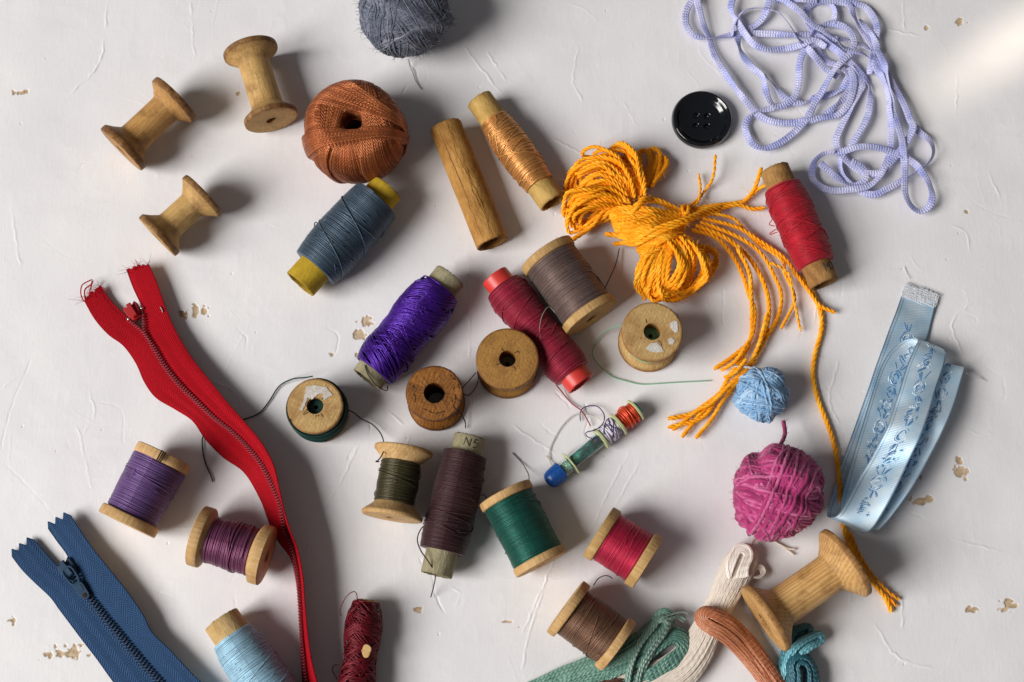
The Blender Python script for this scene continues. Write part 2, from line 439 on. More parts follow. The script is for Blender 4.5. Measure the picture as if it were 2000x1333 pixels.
CHIPS = [(40, 180, 16, 7), (385, 607, 34, 14), (352, 612, 14, 10), (700, 655, 12, 10), (715, 628, 14, 10), (702, 692, 12, 7), (648, 690, 7, 5),
         (130, 1276, 44, 14), (18, 1212, 14, 9), (1878, 915, 12, 24), (1800, 978, 26, 8), (1765, 955, 12, 6), (1968, 1184, 16, 16),
         (1888, 412, 5, 5), (1878, 42, 12, 8), (1810, 55, 6, 6), (463, 182, 6, 5), (1900, 1190, 14, 8), (1790, 935, 12, 8), (990, 1215, 10, 3), (820, 1190, 12, 6)]
CRACKS = [  # (polyline in photo pixels, height) : negative = a scratch or crack, positive = a trowel ridge
    ([(1140, 785), (1150, 810), (1143, 840), (1148, 862)], -1.6), ([(920, 735), (922, 840)], -0.9), ([(915, 520), (917, 700)], 0.7),
    ([(800, 118), (812, 140), (820, 160)], -1.8), ([(795, 165), (780, 200)], -1.2), ([(0, 880), (20, 800), (60, 700)], -0.7),
    ([(205, 70), (190, 130), (130, 190)], 1.2), ([(372, 0), (380, 120)], 0.6), ([(210, 0), (205, 60)], 0.8),
    ([(905, 90), (960, 160), (985, 190)], 1.3), ([(950, 100), (990, 160)], 1.0), ([(1080, 270), (1150, 310), (1180, 330)], 1.1),
    ([(1130, 90), (1120, 160), (1140, 200)], 0.7), ([(840, 1095), (850, 1160), (870, 1200)], -1.3), ([(820, 1085), (825, 1110)], -1.0),
    ([(1230, 880), (1170, 1000), (1150, 1050)], 0.8), ([(1250, 900), (1190, 1010)], 0.7), ([(1110, 1030), (1020, 1240)], 1.0), ([(1075, 1110), (1030, 1250), (1020, 1310)], 0.8),
    ([(1000, 830), (1060, 870), (1090, 890)], 0.9), ([(1380, 580), (1395, 660)], 0.6), ([(1412, 560), (1413, 640)], -0.8),
    ([(1870, 130), (1868, 220)], 0.9), ([(1765, 0), (1766, 60)], 0.7), ([(1720, 55), (1800, 70)], 0.8), ([(1930, 330), (1960, 400)], 0.8),
    ([(1900, 590), (1860, 630), (1880, 690)], 0.8), ([(1640, 700), (1620, 780), (1640, 830)], 0.7), ([(1800, 700), (1880, 760)], 0.7),
    ([(1710, 1220), (1750, 1280), (1830, 1310)], 0.8), ([(1760, 1150), (1765, 1230)], 0.9), ([(1850, 1050), (1960, 1080)], 0.7),
    ([(640, 640), (660, 660), (650, 700)], -1.0), ([(700, 870), (660, 950), (620, 1010)], 0.7), ([(575, 910), (590, 930)], -1.0), ([(720, 820), (723, 850)], -1.6),
    ([(680, 900), (690, 870)], -1.3), ([(755, 800), (770, 815), (790, 830)], 1.2), ([(790, 880), (800, 850)], 0.8), ([(340, 1030), (420, 1040), (450, 1100)], 0.9),
    ([(405, 740), (450, 760), (470, 790), (445, 800)], 1.3), ([(0, 760), (30, 740)], 0.9), ([(150, 830), (180, 960)], 0.5), ([(1600, 560), (1590, 640)], 0.6),
    ([(1050, 820), (1075, 845), (1100, 860)], -0.8), ([(1080, 762), (1110, 790), (1115, 800)], -1.0), ([(1700, 830), (1740, 850)], 0.8), ([(20, 400), (40, 520)], 0.6)]

def make_table():
    step = 1.6
    x0, x1, y0, y1 = -1180.0, 1180.0, -760.0, 860.0
    nx, ny = int((x1 - x0) / step) + 1, int((y1 - y0) / step) + 1
    X = x0 + np.arange(nx) * step; Y = y0 + np.arange(ny) * step
    sh = (ny, nx); H = np.zeros(sh)
    H += (vnoise(sh, 150 / step, 1) - 0.5) * 3.2 + (vnoise(sh, 50 / step, 2) - 0.5) * 0.8
    tr = vnoise(sh, 24 / step, 3); tr2 = vnoise(sh, 70 / step, 4)
    H += np.abs(tr - 0.5) * -0.55 * np.clip((tr2 - .45) * 6, 0, 1)
    st = vnoise((ny, nx), 3.2 / step, 5)
    H += (st - 0.5) * 0.10
    def ridge(pl, h, w, seed):
        p = spline([W(a, b)[:2].tolist() + [0] for a, b in pl], 1.0); p[:, :2] += wander(len(p), len(p) / 9 + 3, 1.8, seed, 2)
        hh = h * (0.55 + 0.45 * wander(len(p), len(p) / 14 + 3, 1.0, seed + 5)) * np.clip(np.minimum(np.arange(len(p)), np.arange(len(p))[::-1]) / 12, 0, 1)
        R = 5
        for (a, b, _), k in zip(p, hh):
            i = int((b - y0) / step); j = int((a - x0) / step)
            if i < R or j < R or i >= ny - R or j >= nx - R: continue
            yy = Y[i - R:i + R + 1][:, None] - b; xx = X[j - R:j + R + 1][None] - a
            d2 = (xx * xx + yy * yy) / (w * w)
            cur = D[i - R:i + R + 1, j - R:j + R + 1]; new = k * np.exp(-d2)
            m = np.abs(new) > np.abs(cur); cur[m] = new[m]
    D = np.zeros(sh)
    for i, (pl, h) in enumerate(CRACKS): ridge(pl, h * 1.6, 1.3 if h < 0 else 1.7, 100 + i)
    g = rng(77)
    for i in range(280):                      # short random trowel marks
        u, v = g.uniform(-60, 2060), g.uniform(-60, 1400); a = g.choice([1.45, 1.2, -0.9, -0.4, 0.6]) + g.normal() * 0.3; l = g.exponential(26) + 9
        b = a + g.normal() * 0.9
        pl = [(u, v), (u + math.cos(a) * l, v - math.sin(a) * l), (u + math.cos(a) * l + math.cos(b) * l, v - math.sin(a) * l - math.sin(b) * l)]
        ridge(pl, g.choice([-0.4, 0.45, 0.7, -0.7]) * g.uniform(0.4, 1.1) * (1.6 if g.random() < .2 else .8), 1.35, 900 + i)
    H += D
    # chips: paint gone, tan ground showing
    n1 = vnoise(sh, 9 / step, 11); n2 = vnoise(sh, 4 / step, 12); nn = n1 * 0.65 + n2 * 0.35
    chip = np.zeros(sh)
    for (u, v, a, b) in CHIPS:
        c = W(u, v); xx = (X[None] - c[0]) / a; yy = (Y[:, None] - c[1]) / b
        d = np.sqrt(xx * xx + yy * yy) * 1.25; chip = np.maximum(chip, np.clip((1.30 - d * 0.55 - nn * 1.45) * 5, 0, 1))
    for i in range(60):
        u, v = g.uniform(0, 2000), g.uniform(0, 1333); c = W(u, v); a = g.uniform(1.2, 2.6)
        i0 = int((c[1] - y0) / step); j0 = int((c[0] - x0) / step)
        if i % 2: H[i0:i0 + 2, j0:j0 + 2] -= 1.2
        else: chip[i0:i0 + 2, j0:j0 + 1] = 0.8
    H += np.clip(chip * 4, 0, 1) * .7; H -= chip * 2.4
    ex = np.clip(np.minimum(X - x0, x1 - X) / 150, 0, 1)[None]; ey = np.clip(np.minimum(Y - y0, y1 - Y) / 60, 0, 1)[:, None]
    H = np.minimum(H - np.percentile(H, 97) - .3, 0.6); lev = float(H.mean()); H = lev + (H - lev) * ex * ey
    V = np.stack(np.broadcast_arrays(X[None], Y[:, None], H), -1)
    idx = np.arange(nx * ny).reshape(ny, nx)
    q = np.stack([idx[:-1, :-1], idx[:-1, 1:], idx[1:, 1:], idx[1:, :-1]], -1)
    mb = MB(); mb.add(V, q, None, chip)
    E = 3400.0
    for (a, b, c, d) in ((-E, x0, -E, E), (x1, E, -E, E), (x0, x1, -E, y0), (x0, x1, y1, E)):
        mb.add([(a, c, lev), (b, c, lev), (b, d, lev), (a, d, lev)], [[0, 1, 2, 3]])
    t = NT('white_plaster_paint')
    n1 = t.noise(t.px(), 0.004, 4); n2 = t.noise(t.px(), 0.05, 5, 0.7); n3 = t.noise(t.px((1, 0.15, 1)), 0.18, 4, 0.7)
    c = t.ramp(n1, [(0.35, (0.745, 0.735, 0.75, 1)), (0.65, (0.805, 0.795, 0.795, 1))])
    c = t.mix(t.ramp(n2, [(0.58, 0.0), (0.78, 0.5)]), c, (0.70, 0.68, 0.67, 1))
    tan = t.ramp(t.noise(t.px(), .12, 4), [(0.3, (0.34, 0.24, 0.14, 1)), (0.6, (0.60, 0.46, 0.31, 1))])
    w = t.wear(); c = t.mix(t.ramp(w, [(0.35, 0.0), (0.6, 1.0)]), c, tan)
    t.link(c, 'Base Color')
    t.link(t.bump(n3, 1.0, 0.22, t.bump(n2, 1.5, 0.12)), 'Normal'); t.set(Roughness=0.62, Specular_IOR_Level=0.3)
    o = mb.build('tabletop', t.m); o['kind'] = 'structure'
make_table()

# ------------------------------------------------------------------ wooden spools
WOOD = {
    'honey':  wood_mat('honey_wood', '#dcae6c', '#b38346', '#5c3513', 1.0, 0.55, 0.4, 0.3),
    'old':    wood_mat('aged_wood', '#e4bf82', '#c39a5a', '#643a16', 1.0, 0.6, 0.3, 1.1, spots=0.7),
    'yellow': wood_mat('yellow_wood', '#d4ab62', '#b0843f', '#74481f', 0.9, 0.55, 0.5, 2.3),
    'pale':   wood_mat('pale_wood', '#e6c592', '#cda469', '#8f6230', 0.8, 0.6, 0.6, 3.7, dirtamt=0.55),
    'amber':  wood_mat('rough_amber_wood', '#bb7d30', '#8a5216', '#4a270a', 1.3, 0.62, 0.9, 4.9, spots=0.8),
    'tan':    wood_mat('smooth_tan_wood', '#c39449', '#a67634', '#6a4016', 0.6, 0.5, 0.6, 5.3),
    'ringed': wood_mat('ringed_wood', '#e8c083', '#c89450', '#6d3f15', 0.8, 0.5, 1.1, 6.1),
    'blond':  wood_mat('blond_wood', '#dfc088', '#c39f60', '#8a5a28', 0.7, 0.6, 0.7, 7.7),
}

def cone_profile(L, R0, R1, Rb, rim, cone, rh, w0=1.0):
    """flange - barrel - flange, with the bore; the rims carry the wear"""
    def side(R):
        return [(0.0, rh, .5), (0.0, rh + 1.5, .5), (-0.3, R * 0.55, .15), (0.0, R - 5, .25), (0.2, R - 2.4, .8 * w0), (1.6, R - 0.4, w0), (rim * 0.5, R, w0), (rim - 1.2, R - 0.4, w0), (rim, R - 1.2, w0),
                (rim + 1.0, R - 2.6, .45 * w0), (rim + cone * 0.5, Rb + (R - Rb) * 0.45, .1), (rim + cone, Rb + 1.5, .25), (rim + cone + 2.5, Rb, .35), (rim + cone + 9, Rb - .2, .05)]
    a = side(R0); b = [(L - z, r, w) for z, r, w in side(R1)][::-1]
    mid = [(L * k, Rb - 0.4, 0) for k in (0.35, 0.5, 0.65)]
    mid = [m for m in mid if a[-1][0] + 2 < m[0] < b[0][0] - 2]
    bore = [(L * k, rh, 1) for k in (0.85, 0.5, 0.15)]
    return a + mid + b + bore

def winding(mb, z0, z1, Rf, pitch, tr, seed, cross=0, sides=5, core=True, lump=0.0, crossr=None, wob=0.22, uneven=0.6):
    """thread wound from z0 to z1; Rf(t) radius; local frame"""
    g = rng(seed); n = max(4, int((z1 - z0) / pitch)); seg = 40
    t = np.linspace(0, 1, n * seg + 1); th = t * n * 2 * math.pi
    zj = np.interp(t, np.linspace(0, 1, n * 3 + 1), g.normal(size=n * 3 + 1) * wob * pitch)
    rj = np.interp(t, np.linspace(0, 1, n * 2 + 1), g.normal(size=n * 2 + 1) * tr * 0.45 * uneven)
    z = np.clip(z0 + (z1 - z0) * t + zj, z0 + tr * .5, z1 - tr * .5)
    R = np.array([Rf(x) for x in t]) + rj
    if lump:
        R += lump * np.sin(th * 1 + 5 * t) * 0.5 + lump * wander(len(t), 14, 1, seed + 1) + lump * .6 * np.sin(2 * th + 9 * t)
    P = np.stack([R * np.cos(th), R * np.sin(th), z], 1)
    # break the helix into single turns so each turn has its own tone
    M = [P[i * seg:(i + 1) * seg + 1] for i in range(n)]
    tubes(mb, np.array(M), tr, sides)
    for k in range(cross):
        za, zb = g.uniform(0.02, 0.98, 2); fr = g.uniform(0.35, 1.1); a0 = g.uniform(0, 2 * math.pi)
        if k % 2 == 0: a0 = g.uniform(-1.6, 0.2)
        x = np.linspace(0, 1, 44); zz = za + (zb - za) * x; aa = a0 + fr * 2 * math.pi * x
        rr = np.array([Rf(q) for q in zz]) + tr * 1.1 + lump * 1.1
        tubes(mb, np.stack([rr * np.cos(aa), rr * np.sin(aa), z0 + (z1 - z0) * zz], 1), crossr or tr * 0.9, 5, True)
    if core:
        prof = [(z0, 4)] + [(z0 + (z1 - z0) * k, Rf(k) - tr * 0.55 - lump * .4) for k in np.linspace(0, 1, 20)] + [(z1, 4)]
        lathe(mb, prof, 48, False)

def lying(pA, pB, R0, R1=None, lift=0.0):
    """axis of a thing lying on the table: photo points of its two end centres, radii in photo px"""
    R1 = R1 or R0; s = sc((pA[0] + pB[0]) / 2, (pA[1] + pB[1]) / 2, R0)
    return Axis(W(*pA, R0 * s + lift), W(*pB, R1 * s + lift)), s

def base_of(ax):
    m = (ax.A + ax.B) / 2; return np.array([m[0], m[1], 0.0])

def spool_lying(label, pA, pB, R0, R1, Rb, rim, cone, rh, wood, thread=None, group='wooden thread spools', w0=1.0, rough=0.0, seed=0):
    """thread: dict(mat, R0, R1, pitch, tr, cross, lump, bulge)"""
    ax, s = lying(pA, pB, R0, R1); b = base_of(ax)
    t = thing('thread_spool' if thread else 'wooden_spool', label, 'spool', b, group)
    mb = MB(); L = ax.L
    lathe(mb, cone_profile(L, R0 * s, R1 * s, Rb * s, rim * s, cone * s, rh * s, w0), 96, True, rough, seed)
    mb.build('spool_body', WOOD[wood], t, mloc=ax.mat(b), sharp=50)
    if thread:
        d = thread; k0, k1 = (rim + d.get('in0', 1.0)) * s, L - (rim + d.get('in1', 1.0)) * s
        bul = d.get('bulge', 0.0) * s; ra, rb = d['R0'] * s, d['R1'] * s
        f = lambda x: ra + (rb - ra) * x + bul * math.sin(math.pi * x) - (1.5 * s if x < .02 or x > .98 else 0)
        mw = MB(); winding(mw, k0, k1, f, d.get('pitch', 1.9), d.get('tr', 1.15), seed + 3, d.get('cross', 4), lump=d.get('lump', 0.3) * s, crossr=d.get('crossr'), uneven=d.get('uneven', 0.6))
        if d.get('notes'):
            for pl in d['notes']:   # extra strands laid by hand: (fraction along, angle) pairs
                q = spline([(f(z) + 2.2, z, a) for z, a in pl], 2.0)
                tubes(mw, np.stack([q[:, 0] * np.cos(q[:, 2]), q[:, 0] * np.sin(q[:, 2]), k0 + (k1 - k0) * q[:, 1]], 1), d.get('crossr') or 1.3, 5, True)
        mw.build('thread', d['mat'], t, mloc=ax.mat(b))
    return t, ax, s

def tail(parent, name, pts, r, mat, step=3.0, sides=6, ply=False):
    mb = MB(); q = spline(WP(pts), step); tubes(mb, q, r, sides, True)
    return mb.build(name, mat, parent)

# bare spools
EMPTY = 'empty wooden spools'
spool_lying('empty wooden spool lying nearest the top left corner, plain brown barrel', (236, 294), (346, 191), 55, 55, 31, 14, 17, 13, 'honey', None, EMPTY, rough=.004, seed=1)
spool_lying('empty wooden spool pointing down at the copper thread ball, its bored end face showing', (488, 96), (531, 236), 54, 53, 31, 11, 18, 11, 'old', None, EMPTY, rough=.003, seed=2)
spool_lying('shortest empty wooden spool, stubby, lying above the red zipper end', (306, 464), (400, 379), 51, 51, 28, 12, 20, 12, 'old', None, EMPTY, rough=.005, seed=3)
spool_lying('large empty wooden spool with ringed grain resting by the cream floss skein', (1490, 1211), (1656, 1096), 74, 76, 39, 13, 28, 13, 'ringed', None, EMPTY, w0=.8, rough=.002, seed=4)

METAL = dict(gold=.55, royal_purple=.6, dark_red=.35, copper=.5, olive=.4, bottle_green=.45, mauve=.4, slate=.35, brown=.4, taupe=.4, crimson=.4, violet=.3, scarlet=.25, raspberry=.25, plum_brown=.3, sky=.25, ash=0, black_brown=0, lilac_white=0, clear=0, pale_pink=0, mint=0)
TH_ = {k: thread_mat(k + '_thread', c, r, sh, v, 0, sp, metal=METAL.get(k, .3)) for k, c, r, sh, v, sp in (
    ('violet', '#6a4b82', .45, .3, .3, .4), ('mauve', '#7a3f62', .4, .2, .35, .5), ('olive', '#4a4429', .38, .1, .35, .55), ('bottle_green', '#0e5a4c', .4, .2, .35, .5),
    ('crimson', '#b81c42', .45, .3, .3, .4), ('brown', '#785640', .42, .2, .35, .5), ('taupe', '#75605a', .45, .3, .3, .4), ('slate', '#46596a', .42, .15, .3, .5),
    ('gold', '#dda05a', .36, .1, .3, .7), ('scarlet', '#b81029', .5, .3, .3, .35), ('royal_purple', '#481290', .36, .1, .4, .7), ('raspberry', '#9a1636', .5, .35, .3, .35),
    ('plum_brown', '#402024', .48, .25, .35, .4), ('sky', '#a3cbdf', .5, .3, .25, .4), ('dark_red', '#6e0a1c', .42, .1, .45, .4), ('mint', '#7fc296', .6, .1, .2, .3), ('dark_green', '#16403a', .5, .1, .3, .4),
    ('ash', '#8f8577', .6, .1, .2, .3), ('black_brown', '#33221f', .55, .1, .2, .3), ('orange_red', '#e2502a', .4, .1, .3, .5), ('lilac_white', '#e6e0ea', .5, .1, .3, .4), ('indigo', '#43336b', .5, .1, .3, .4), ('clear', '#c9c2b2', .45, .0, .1, .4), ('pale_pink', '#c07f92', .55, .1, .1, .3))}
WG = 'wooden spools wound with thread'
sv, ax_v, _ = spool_lying('wooden spool of violet thread with a notched upper flange, nearest the left edge', (247, 1026), (322, 887), 60, 57, 40, 19, 3, 11, 'pale',
    dict(mat=TH_['violet'], R0=52, R1=55, cross=2, notes=[[(.30, -1.7), (.45, -.9), (.62, -.1), (.80, .9), (.88, 1.6)], [(.62, -1.5), (.70, -.6), (.52, .6), (.45, 1.7)], [(.66, -1.5), (.66, -.6), (.56, .5), (.50, 1.7)], [(.69, -1.4), (.60, -.2), (.50, 1.0), (.47, 1.7)]]), WG, w0=.45, seed=11)
spool_lying('wooden spool of shiny mauve thread lying beside the red zipper', (384, 1046), (522, 1087), 60, 59, 40, 21, 9, 12, 'pale',
    dict(mat=TH_['mauve'], R0=45, R1=47, cross=5, lump=1.0, pitch=2.3, tr=1.35, in0=8, in1=8), WG, w0=.45, seed=12)
sk, ax_k, s_k = spool_lying('wooden spool of dark olive thread with wide cone flanges', (789, 876), (765, 1012), 58, 60, 32, 9, 24, 10, 'pale',
    dict(mat=TH_['olive'], R0=39, R1=40, cross=3, lump=.6, in0=20, in1=20), WG, w0=.5, seed=13)
spool_lying('wooden spool of bottle green thread beside the dark brown cardboard tube', (985, 962), (1058, 1104), 56, 55, 40, 16, 3, 11, 'pale',
    dict(mat=TH_['bottle_green'], R0=51, R1=51, cross=4, lump=.5), WG, w0=.5, seed=14)
spool_lying('wooden spool of crimson thread above the brown spool', (1168, 1038), (1266, 1101), 57, 58, 40, 19, 3, 11, 'blond',
    dict(mat=TH_['crimson'], R0=51, R1=51, cross=3, notes=[[(.42, -1.5), (.46, -.5), (.52, .6)], [(.7, -1.5), (.6, -.6), (.66, .2)]]), WG, w0=.4, seed=15)
spool_lying('wooden spool of brown thread resting against the green floss skein', (1103, 1184), (1209, 1264), 62, 58, 40, 17, 3, 11, 'pale',
    dict(mat=TH_['brown'], R0=51, R1=50, cross=6, notes=[[(.3, -1.6), (.18, -.9), (.14, -.2), (.26, .5)]]), WG, w0=.4, seed=16)
so_, ax_o, s_o = spool_lying('wooden spool of taupe thread leaning against the raspberry thread tube', (1066, 494), (1156, 622), 58, 59, 40, 17, 3, 12, 'blond',
    dict(mat=TH_['taupe'], R0=54, R1=53, cross=3, notes=[[(.52, -.5), (.55, -.9), (.70, -1.3), (.92, -1.5)]]), WG, w0=.4, seed=17)
tail(so_, 'thread_end', [(1178, 570, 40), (1190, 545, 26), (1203, 515, 14), (1210, 484, 8)], 1.1, TH_['black_brown'])
tail(so_, 'thread_end', [(1085, 612, 60), (1072, 600, 66), (1060, 615, 74), (1054, 640, 76), (1055, 662, 74), (1050, 690, 60)], 1.0, TH_['ash'])

# standing spools seen end-on
def standing(label, pc, Rtop, Rbot, Rb, h, rh, rim, cone, wood, thread=None, seed=0, rough=0.0, tears=None, segs=96, w0=1.0):
    """pc: photo point of the top disc's centre"""
    c = W(pc[0], pc[1], h); s = sc(pc[0], pc[1], h); b = np.array([c[0], c[1], 0.0]); ax = Axis(b, b + [0, 0, h])
    t = thing('standing_spool', label, 'spool', b, 'spools standing on end')
    mb = MB(); lathe(mb, cone_profile(h, Rbot * s, Rtop * s, Rb * s, rim, cone, rh * s, w0), segs, True, rough, seed, zrough=rough * 60)
    mb.build('spool_body', WOOD[wood], t, mloc=ax.mat(b), sharp=50)
    if thread:
        z0, z1, R0, R1 = thread['z0'], thread['z1'], thread['R0'] * s, thread['R1'] * s
        mw = MB(); winding(mw, z0, z1, lambda x: R0 + (R1 - R0) * x, 3.2, 1.7, seed + 5, thread.get('cross', 3), lump=.8, core=thread.get('core', True))
        mw.build('thread', thread['mat'], t, mloc=ax.mat(b))
    return t, ax, s, h
PAPER_W = paper_mat('torn_white_label', '#dcd8d2', '#b9a994', .9, .8, 2.0, .1, .5)
CRACK = plain('dark_split', '#2a170b', .9)
mb = MB()
for q in (-.06, .0, .06): tubes(mb, np.array([ax_v.world(p) for p in ax_v.surf(np.linspace(ax_v.L - 21, ax_v.L + .2, 8), .22 + q, 60.3 * 1.0)]), 1.5, 5)
mb.build('notch', CRACK, sv)
def patches(t, ax, h, s, polys, mat, name='label_remnant', z=0.6):
    """flat irregular scraps stuck on the top disc; points in photo px offsets from disc centre"""
    for k, (cx, cy, pl) in enumerate(polys):
        o = np.array([(cx + x, -(cy + y)) for x, y in pl], float) * s
        n = len(o); dense = []
        g = rng(k + 5)
        for i in range(n):
            for f in np.linspace(0, 1, 5, endpoint=False): dense.append(o[i] * (1 - f) + o[(i + 1) % n] * f + g.normal(size=2) * 0.45)
        mb = MB(); prism(mb, dense, 0.4, z + .7, ax.A + np.array([0, 0, h]), np.array([1, 0, 0.]), np.array([0, 1, 0.]), np.array([0, 0, 1.]))
        mb.build(name, mat, t, sharp=30)
def splits(t, ax, h, s, lines, w=0.8):
    mb = MB()
    for pl in lines:
        q = np.array([(x * s, -y * s, 0.2) for x, y in pl], float) + ax.A + [0, 0, h]
        tubes(mb, spline(q, 1.5), w, 4, True)
    mb.build('crack', CRACK, t)
te, axe, se, he = standing('standing spool with torn white paper on top and dark green thread round it', (615, 793), 55, 57, 38, 92, 16.5, 12, 8, 'blond',
    dict(mat=TH_['dark_green'], z0=16, z1=77, R0=56, R1=57), 21, .003)
patches(te, axe, he, se, [(0, 0, [(-29, 8), (-22, -12), (-18, -38), (0, -41), (22, -37), (34, -22), (24, -16), (17, -10), (14, -26), (4, -22), (-6, -12), (-14, -16), (-20, 0), (-24, 10)])], PAPER_W)
splits(te, axe, he, se, [[(-12, 13), (-18, 16), (-23, 19)], [(6, 17), (9, 21)], [(12, 15), (17, 23)], [(12, -12), (20, -19)], [(-14, 6), (-22, 16)], [(-47, 26), (-45, 36)], [(2, 18), (4, 22)]])
tf, axf, sf, hf = standing('rough dark amber spool standing on end with a wide hole', (848, 768), 56, 58, 40, 96, 20.5, 12, 16, 'amber', None, 22, .010)
splits(tf, axf, hf, sf, [[(30, -38), (36, -30), (42, -26)], [(40, 2), (42, 14), (38, 26), (44, 34)], [(46, -20), (49, -8)], [(28, -44), (33, -41)], [(-40, 0), (-36, 12), (-38, 20)], [(-22, 30), (0, 40), (22, 36)], [(40, -14), (37, -6)], [(-42, -16), (-38, -10)], [(34, 10), (36, 20)]], .9)
tail(tf, 'thread_end', [(893, 800, 30), (902, 812, 20), (909, 826, 8), (909, 838, 4)], 1.2, TH_['black_brown'])
tg, axg, sg, hg = standing('smooth tan spool standing on end against the raspberry thread tube', (991, 701), 62, 61, 50, 94, 16.5, 14, 8, 'tan',
    dict(mat=TH_['ash'], z0=40, z1=48, R0=50, R1=50, cross=1), 23, .001)
splits(tg, axg, hg, sg, [[(-13, 10), (-18, 11), (-23, 13)], [(10, 14), (14, 18), (16, 23)], [(13, -11), (19, -14), (24, -15)], [(-8, -15), (-11, -21)], [(20, -16), (24, -10)]], .7)
tail(tg, 'thread_end', [(930, 728, 46), (915, 745, 22), (904, 758, 6), (906, 770, 3), (918, 771, 3), (930, 755, 6), (934, 740, 20), (932, 726, 46)], 1.0, TH_['black_brown'])
th, axh, sh_, hh = standing('yellow spool standing below the orange yarn skein with pale green thread trailing', (1274, 648), 60, 61, 48, 92, 17, 13, 9, 'blond',
    dict(mat=TH_['mint'], z0=46, z1=56, R0=49, R1=49, cross=1), 24, .001)
patches(th, axh, hh, sh_, [(0, 0, [(-14, 34), (-4, 24), (8, 22), (16, 30), (22, 40), (8, 42), (-6, 40)]), (0, 0, [(34, -16), (44, -22), (50, -18), (50, 0), (44, 3), (38, -4)]), (0, 0, [(30, 16), (38, 12), (44, 18), (40, 26), (32, 26)])], PAPER_W)
splits(th, axh, hh, sh_, [[(-10, -16), (-12, -26)], [(50, -26), (50, -34), (46, -38)], [(10, 18), (16, 22), (18, 30)], [(-24, 13), (-20, 13)]], .7)
tail(th, 'thread_end', [(1214, 635, 52), (1198, 640, 30), (1175, 655, 8), (1160, 678, 3), (1158, 695, 3), (1172, 716, 3), (1196, 736, 2), (1225, 745, 2), (1255, 751, 2), (1310, 748, 2), (1350, 746, 2), (1390, 744, 2)], 1.0, TH_['mint'])
# dark green thread from the torn-paper spool, to the left (it runs under the zipper) and to the olive spool
tail(te, 'thread_end', [(612, 735, 50), (595, 738, 30), (570, 741, 12), (545, 755, 4), (525, 785, 3), (505, 808, 3), (470, 822, 3), (435, 835, 3), (400, 850, 3), (395, 868, 3), (400, 900, 3), (412, 930, 4), (416, 943, 3)], 1.4, TH_['dark_green'])
tail(sk, 'thread_end', [(668, 795, 40), (690, 806, 22), (705, 818, 14), (728, 830, 10), (744, 848, 14), (750, 868, 40), (748, 885, 90), (740, 898, 84), (734, 902, 70), (742, 902, 60)], 1.2, TH_['black_brown'])

# ------------------------------------------------------------------ thread on cardboard tubes
PAP = {'gold': paper_mat('tan_cardboard', '#c4934e', '#98672c', .62, 1.0, 1.0, .7, .6), 'mustard': paper_mat('mustard_cardboard', '#c8a72e', '#a3831f', .75, .4, 2.0, .2, .3),
       'grey': paper_mat('grey_cardboard', '#a8a081', '#857c5f', .85, .9, 3.0, .6, .5), 'brown': paper_mat('scuffed_brown_cardboard', '#b48a52', '#74471f', .8, .9, 4.0, .7, .5),
       'beige': paper_mat('beige_cardboard', '#d0b27e', '#b08d55', .8, .6, 5.0, .4, .4), 'straw': paper_mat('straw_cardboard', '#c8a560', '#a27c3a', .75, .7, 6.0, .6, .4),
       'red': plain('red_plastic', '#cf3a33', .4)}
def tube_profile(L, R, r):
    a = [(L * .5, r, 1), (6, r, 1), (0.6, r, 1), (0, r + 1.2, .9), (0, R - 1.4, .7), (0.8, R - .3, .6), (2.4, R, .25), (8, R, 0)]
    m = [(L * k, R, 0) for k in np.linspace(0.08, 0.92, 12)]
    b = [(L - z, q, w) for z, q, w in a[1:]][::-1]
    return a + [x for x in m if 10 < x[0] < L - 10] + b
TG = 'cardboard tubes wound with thread'
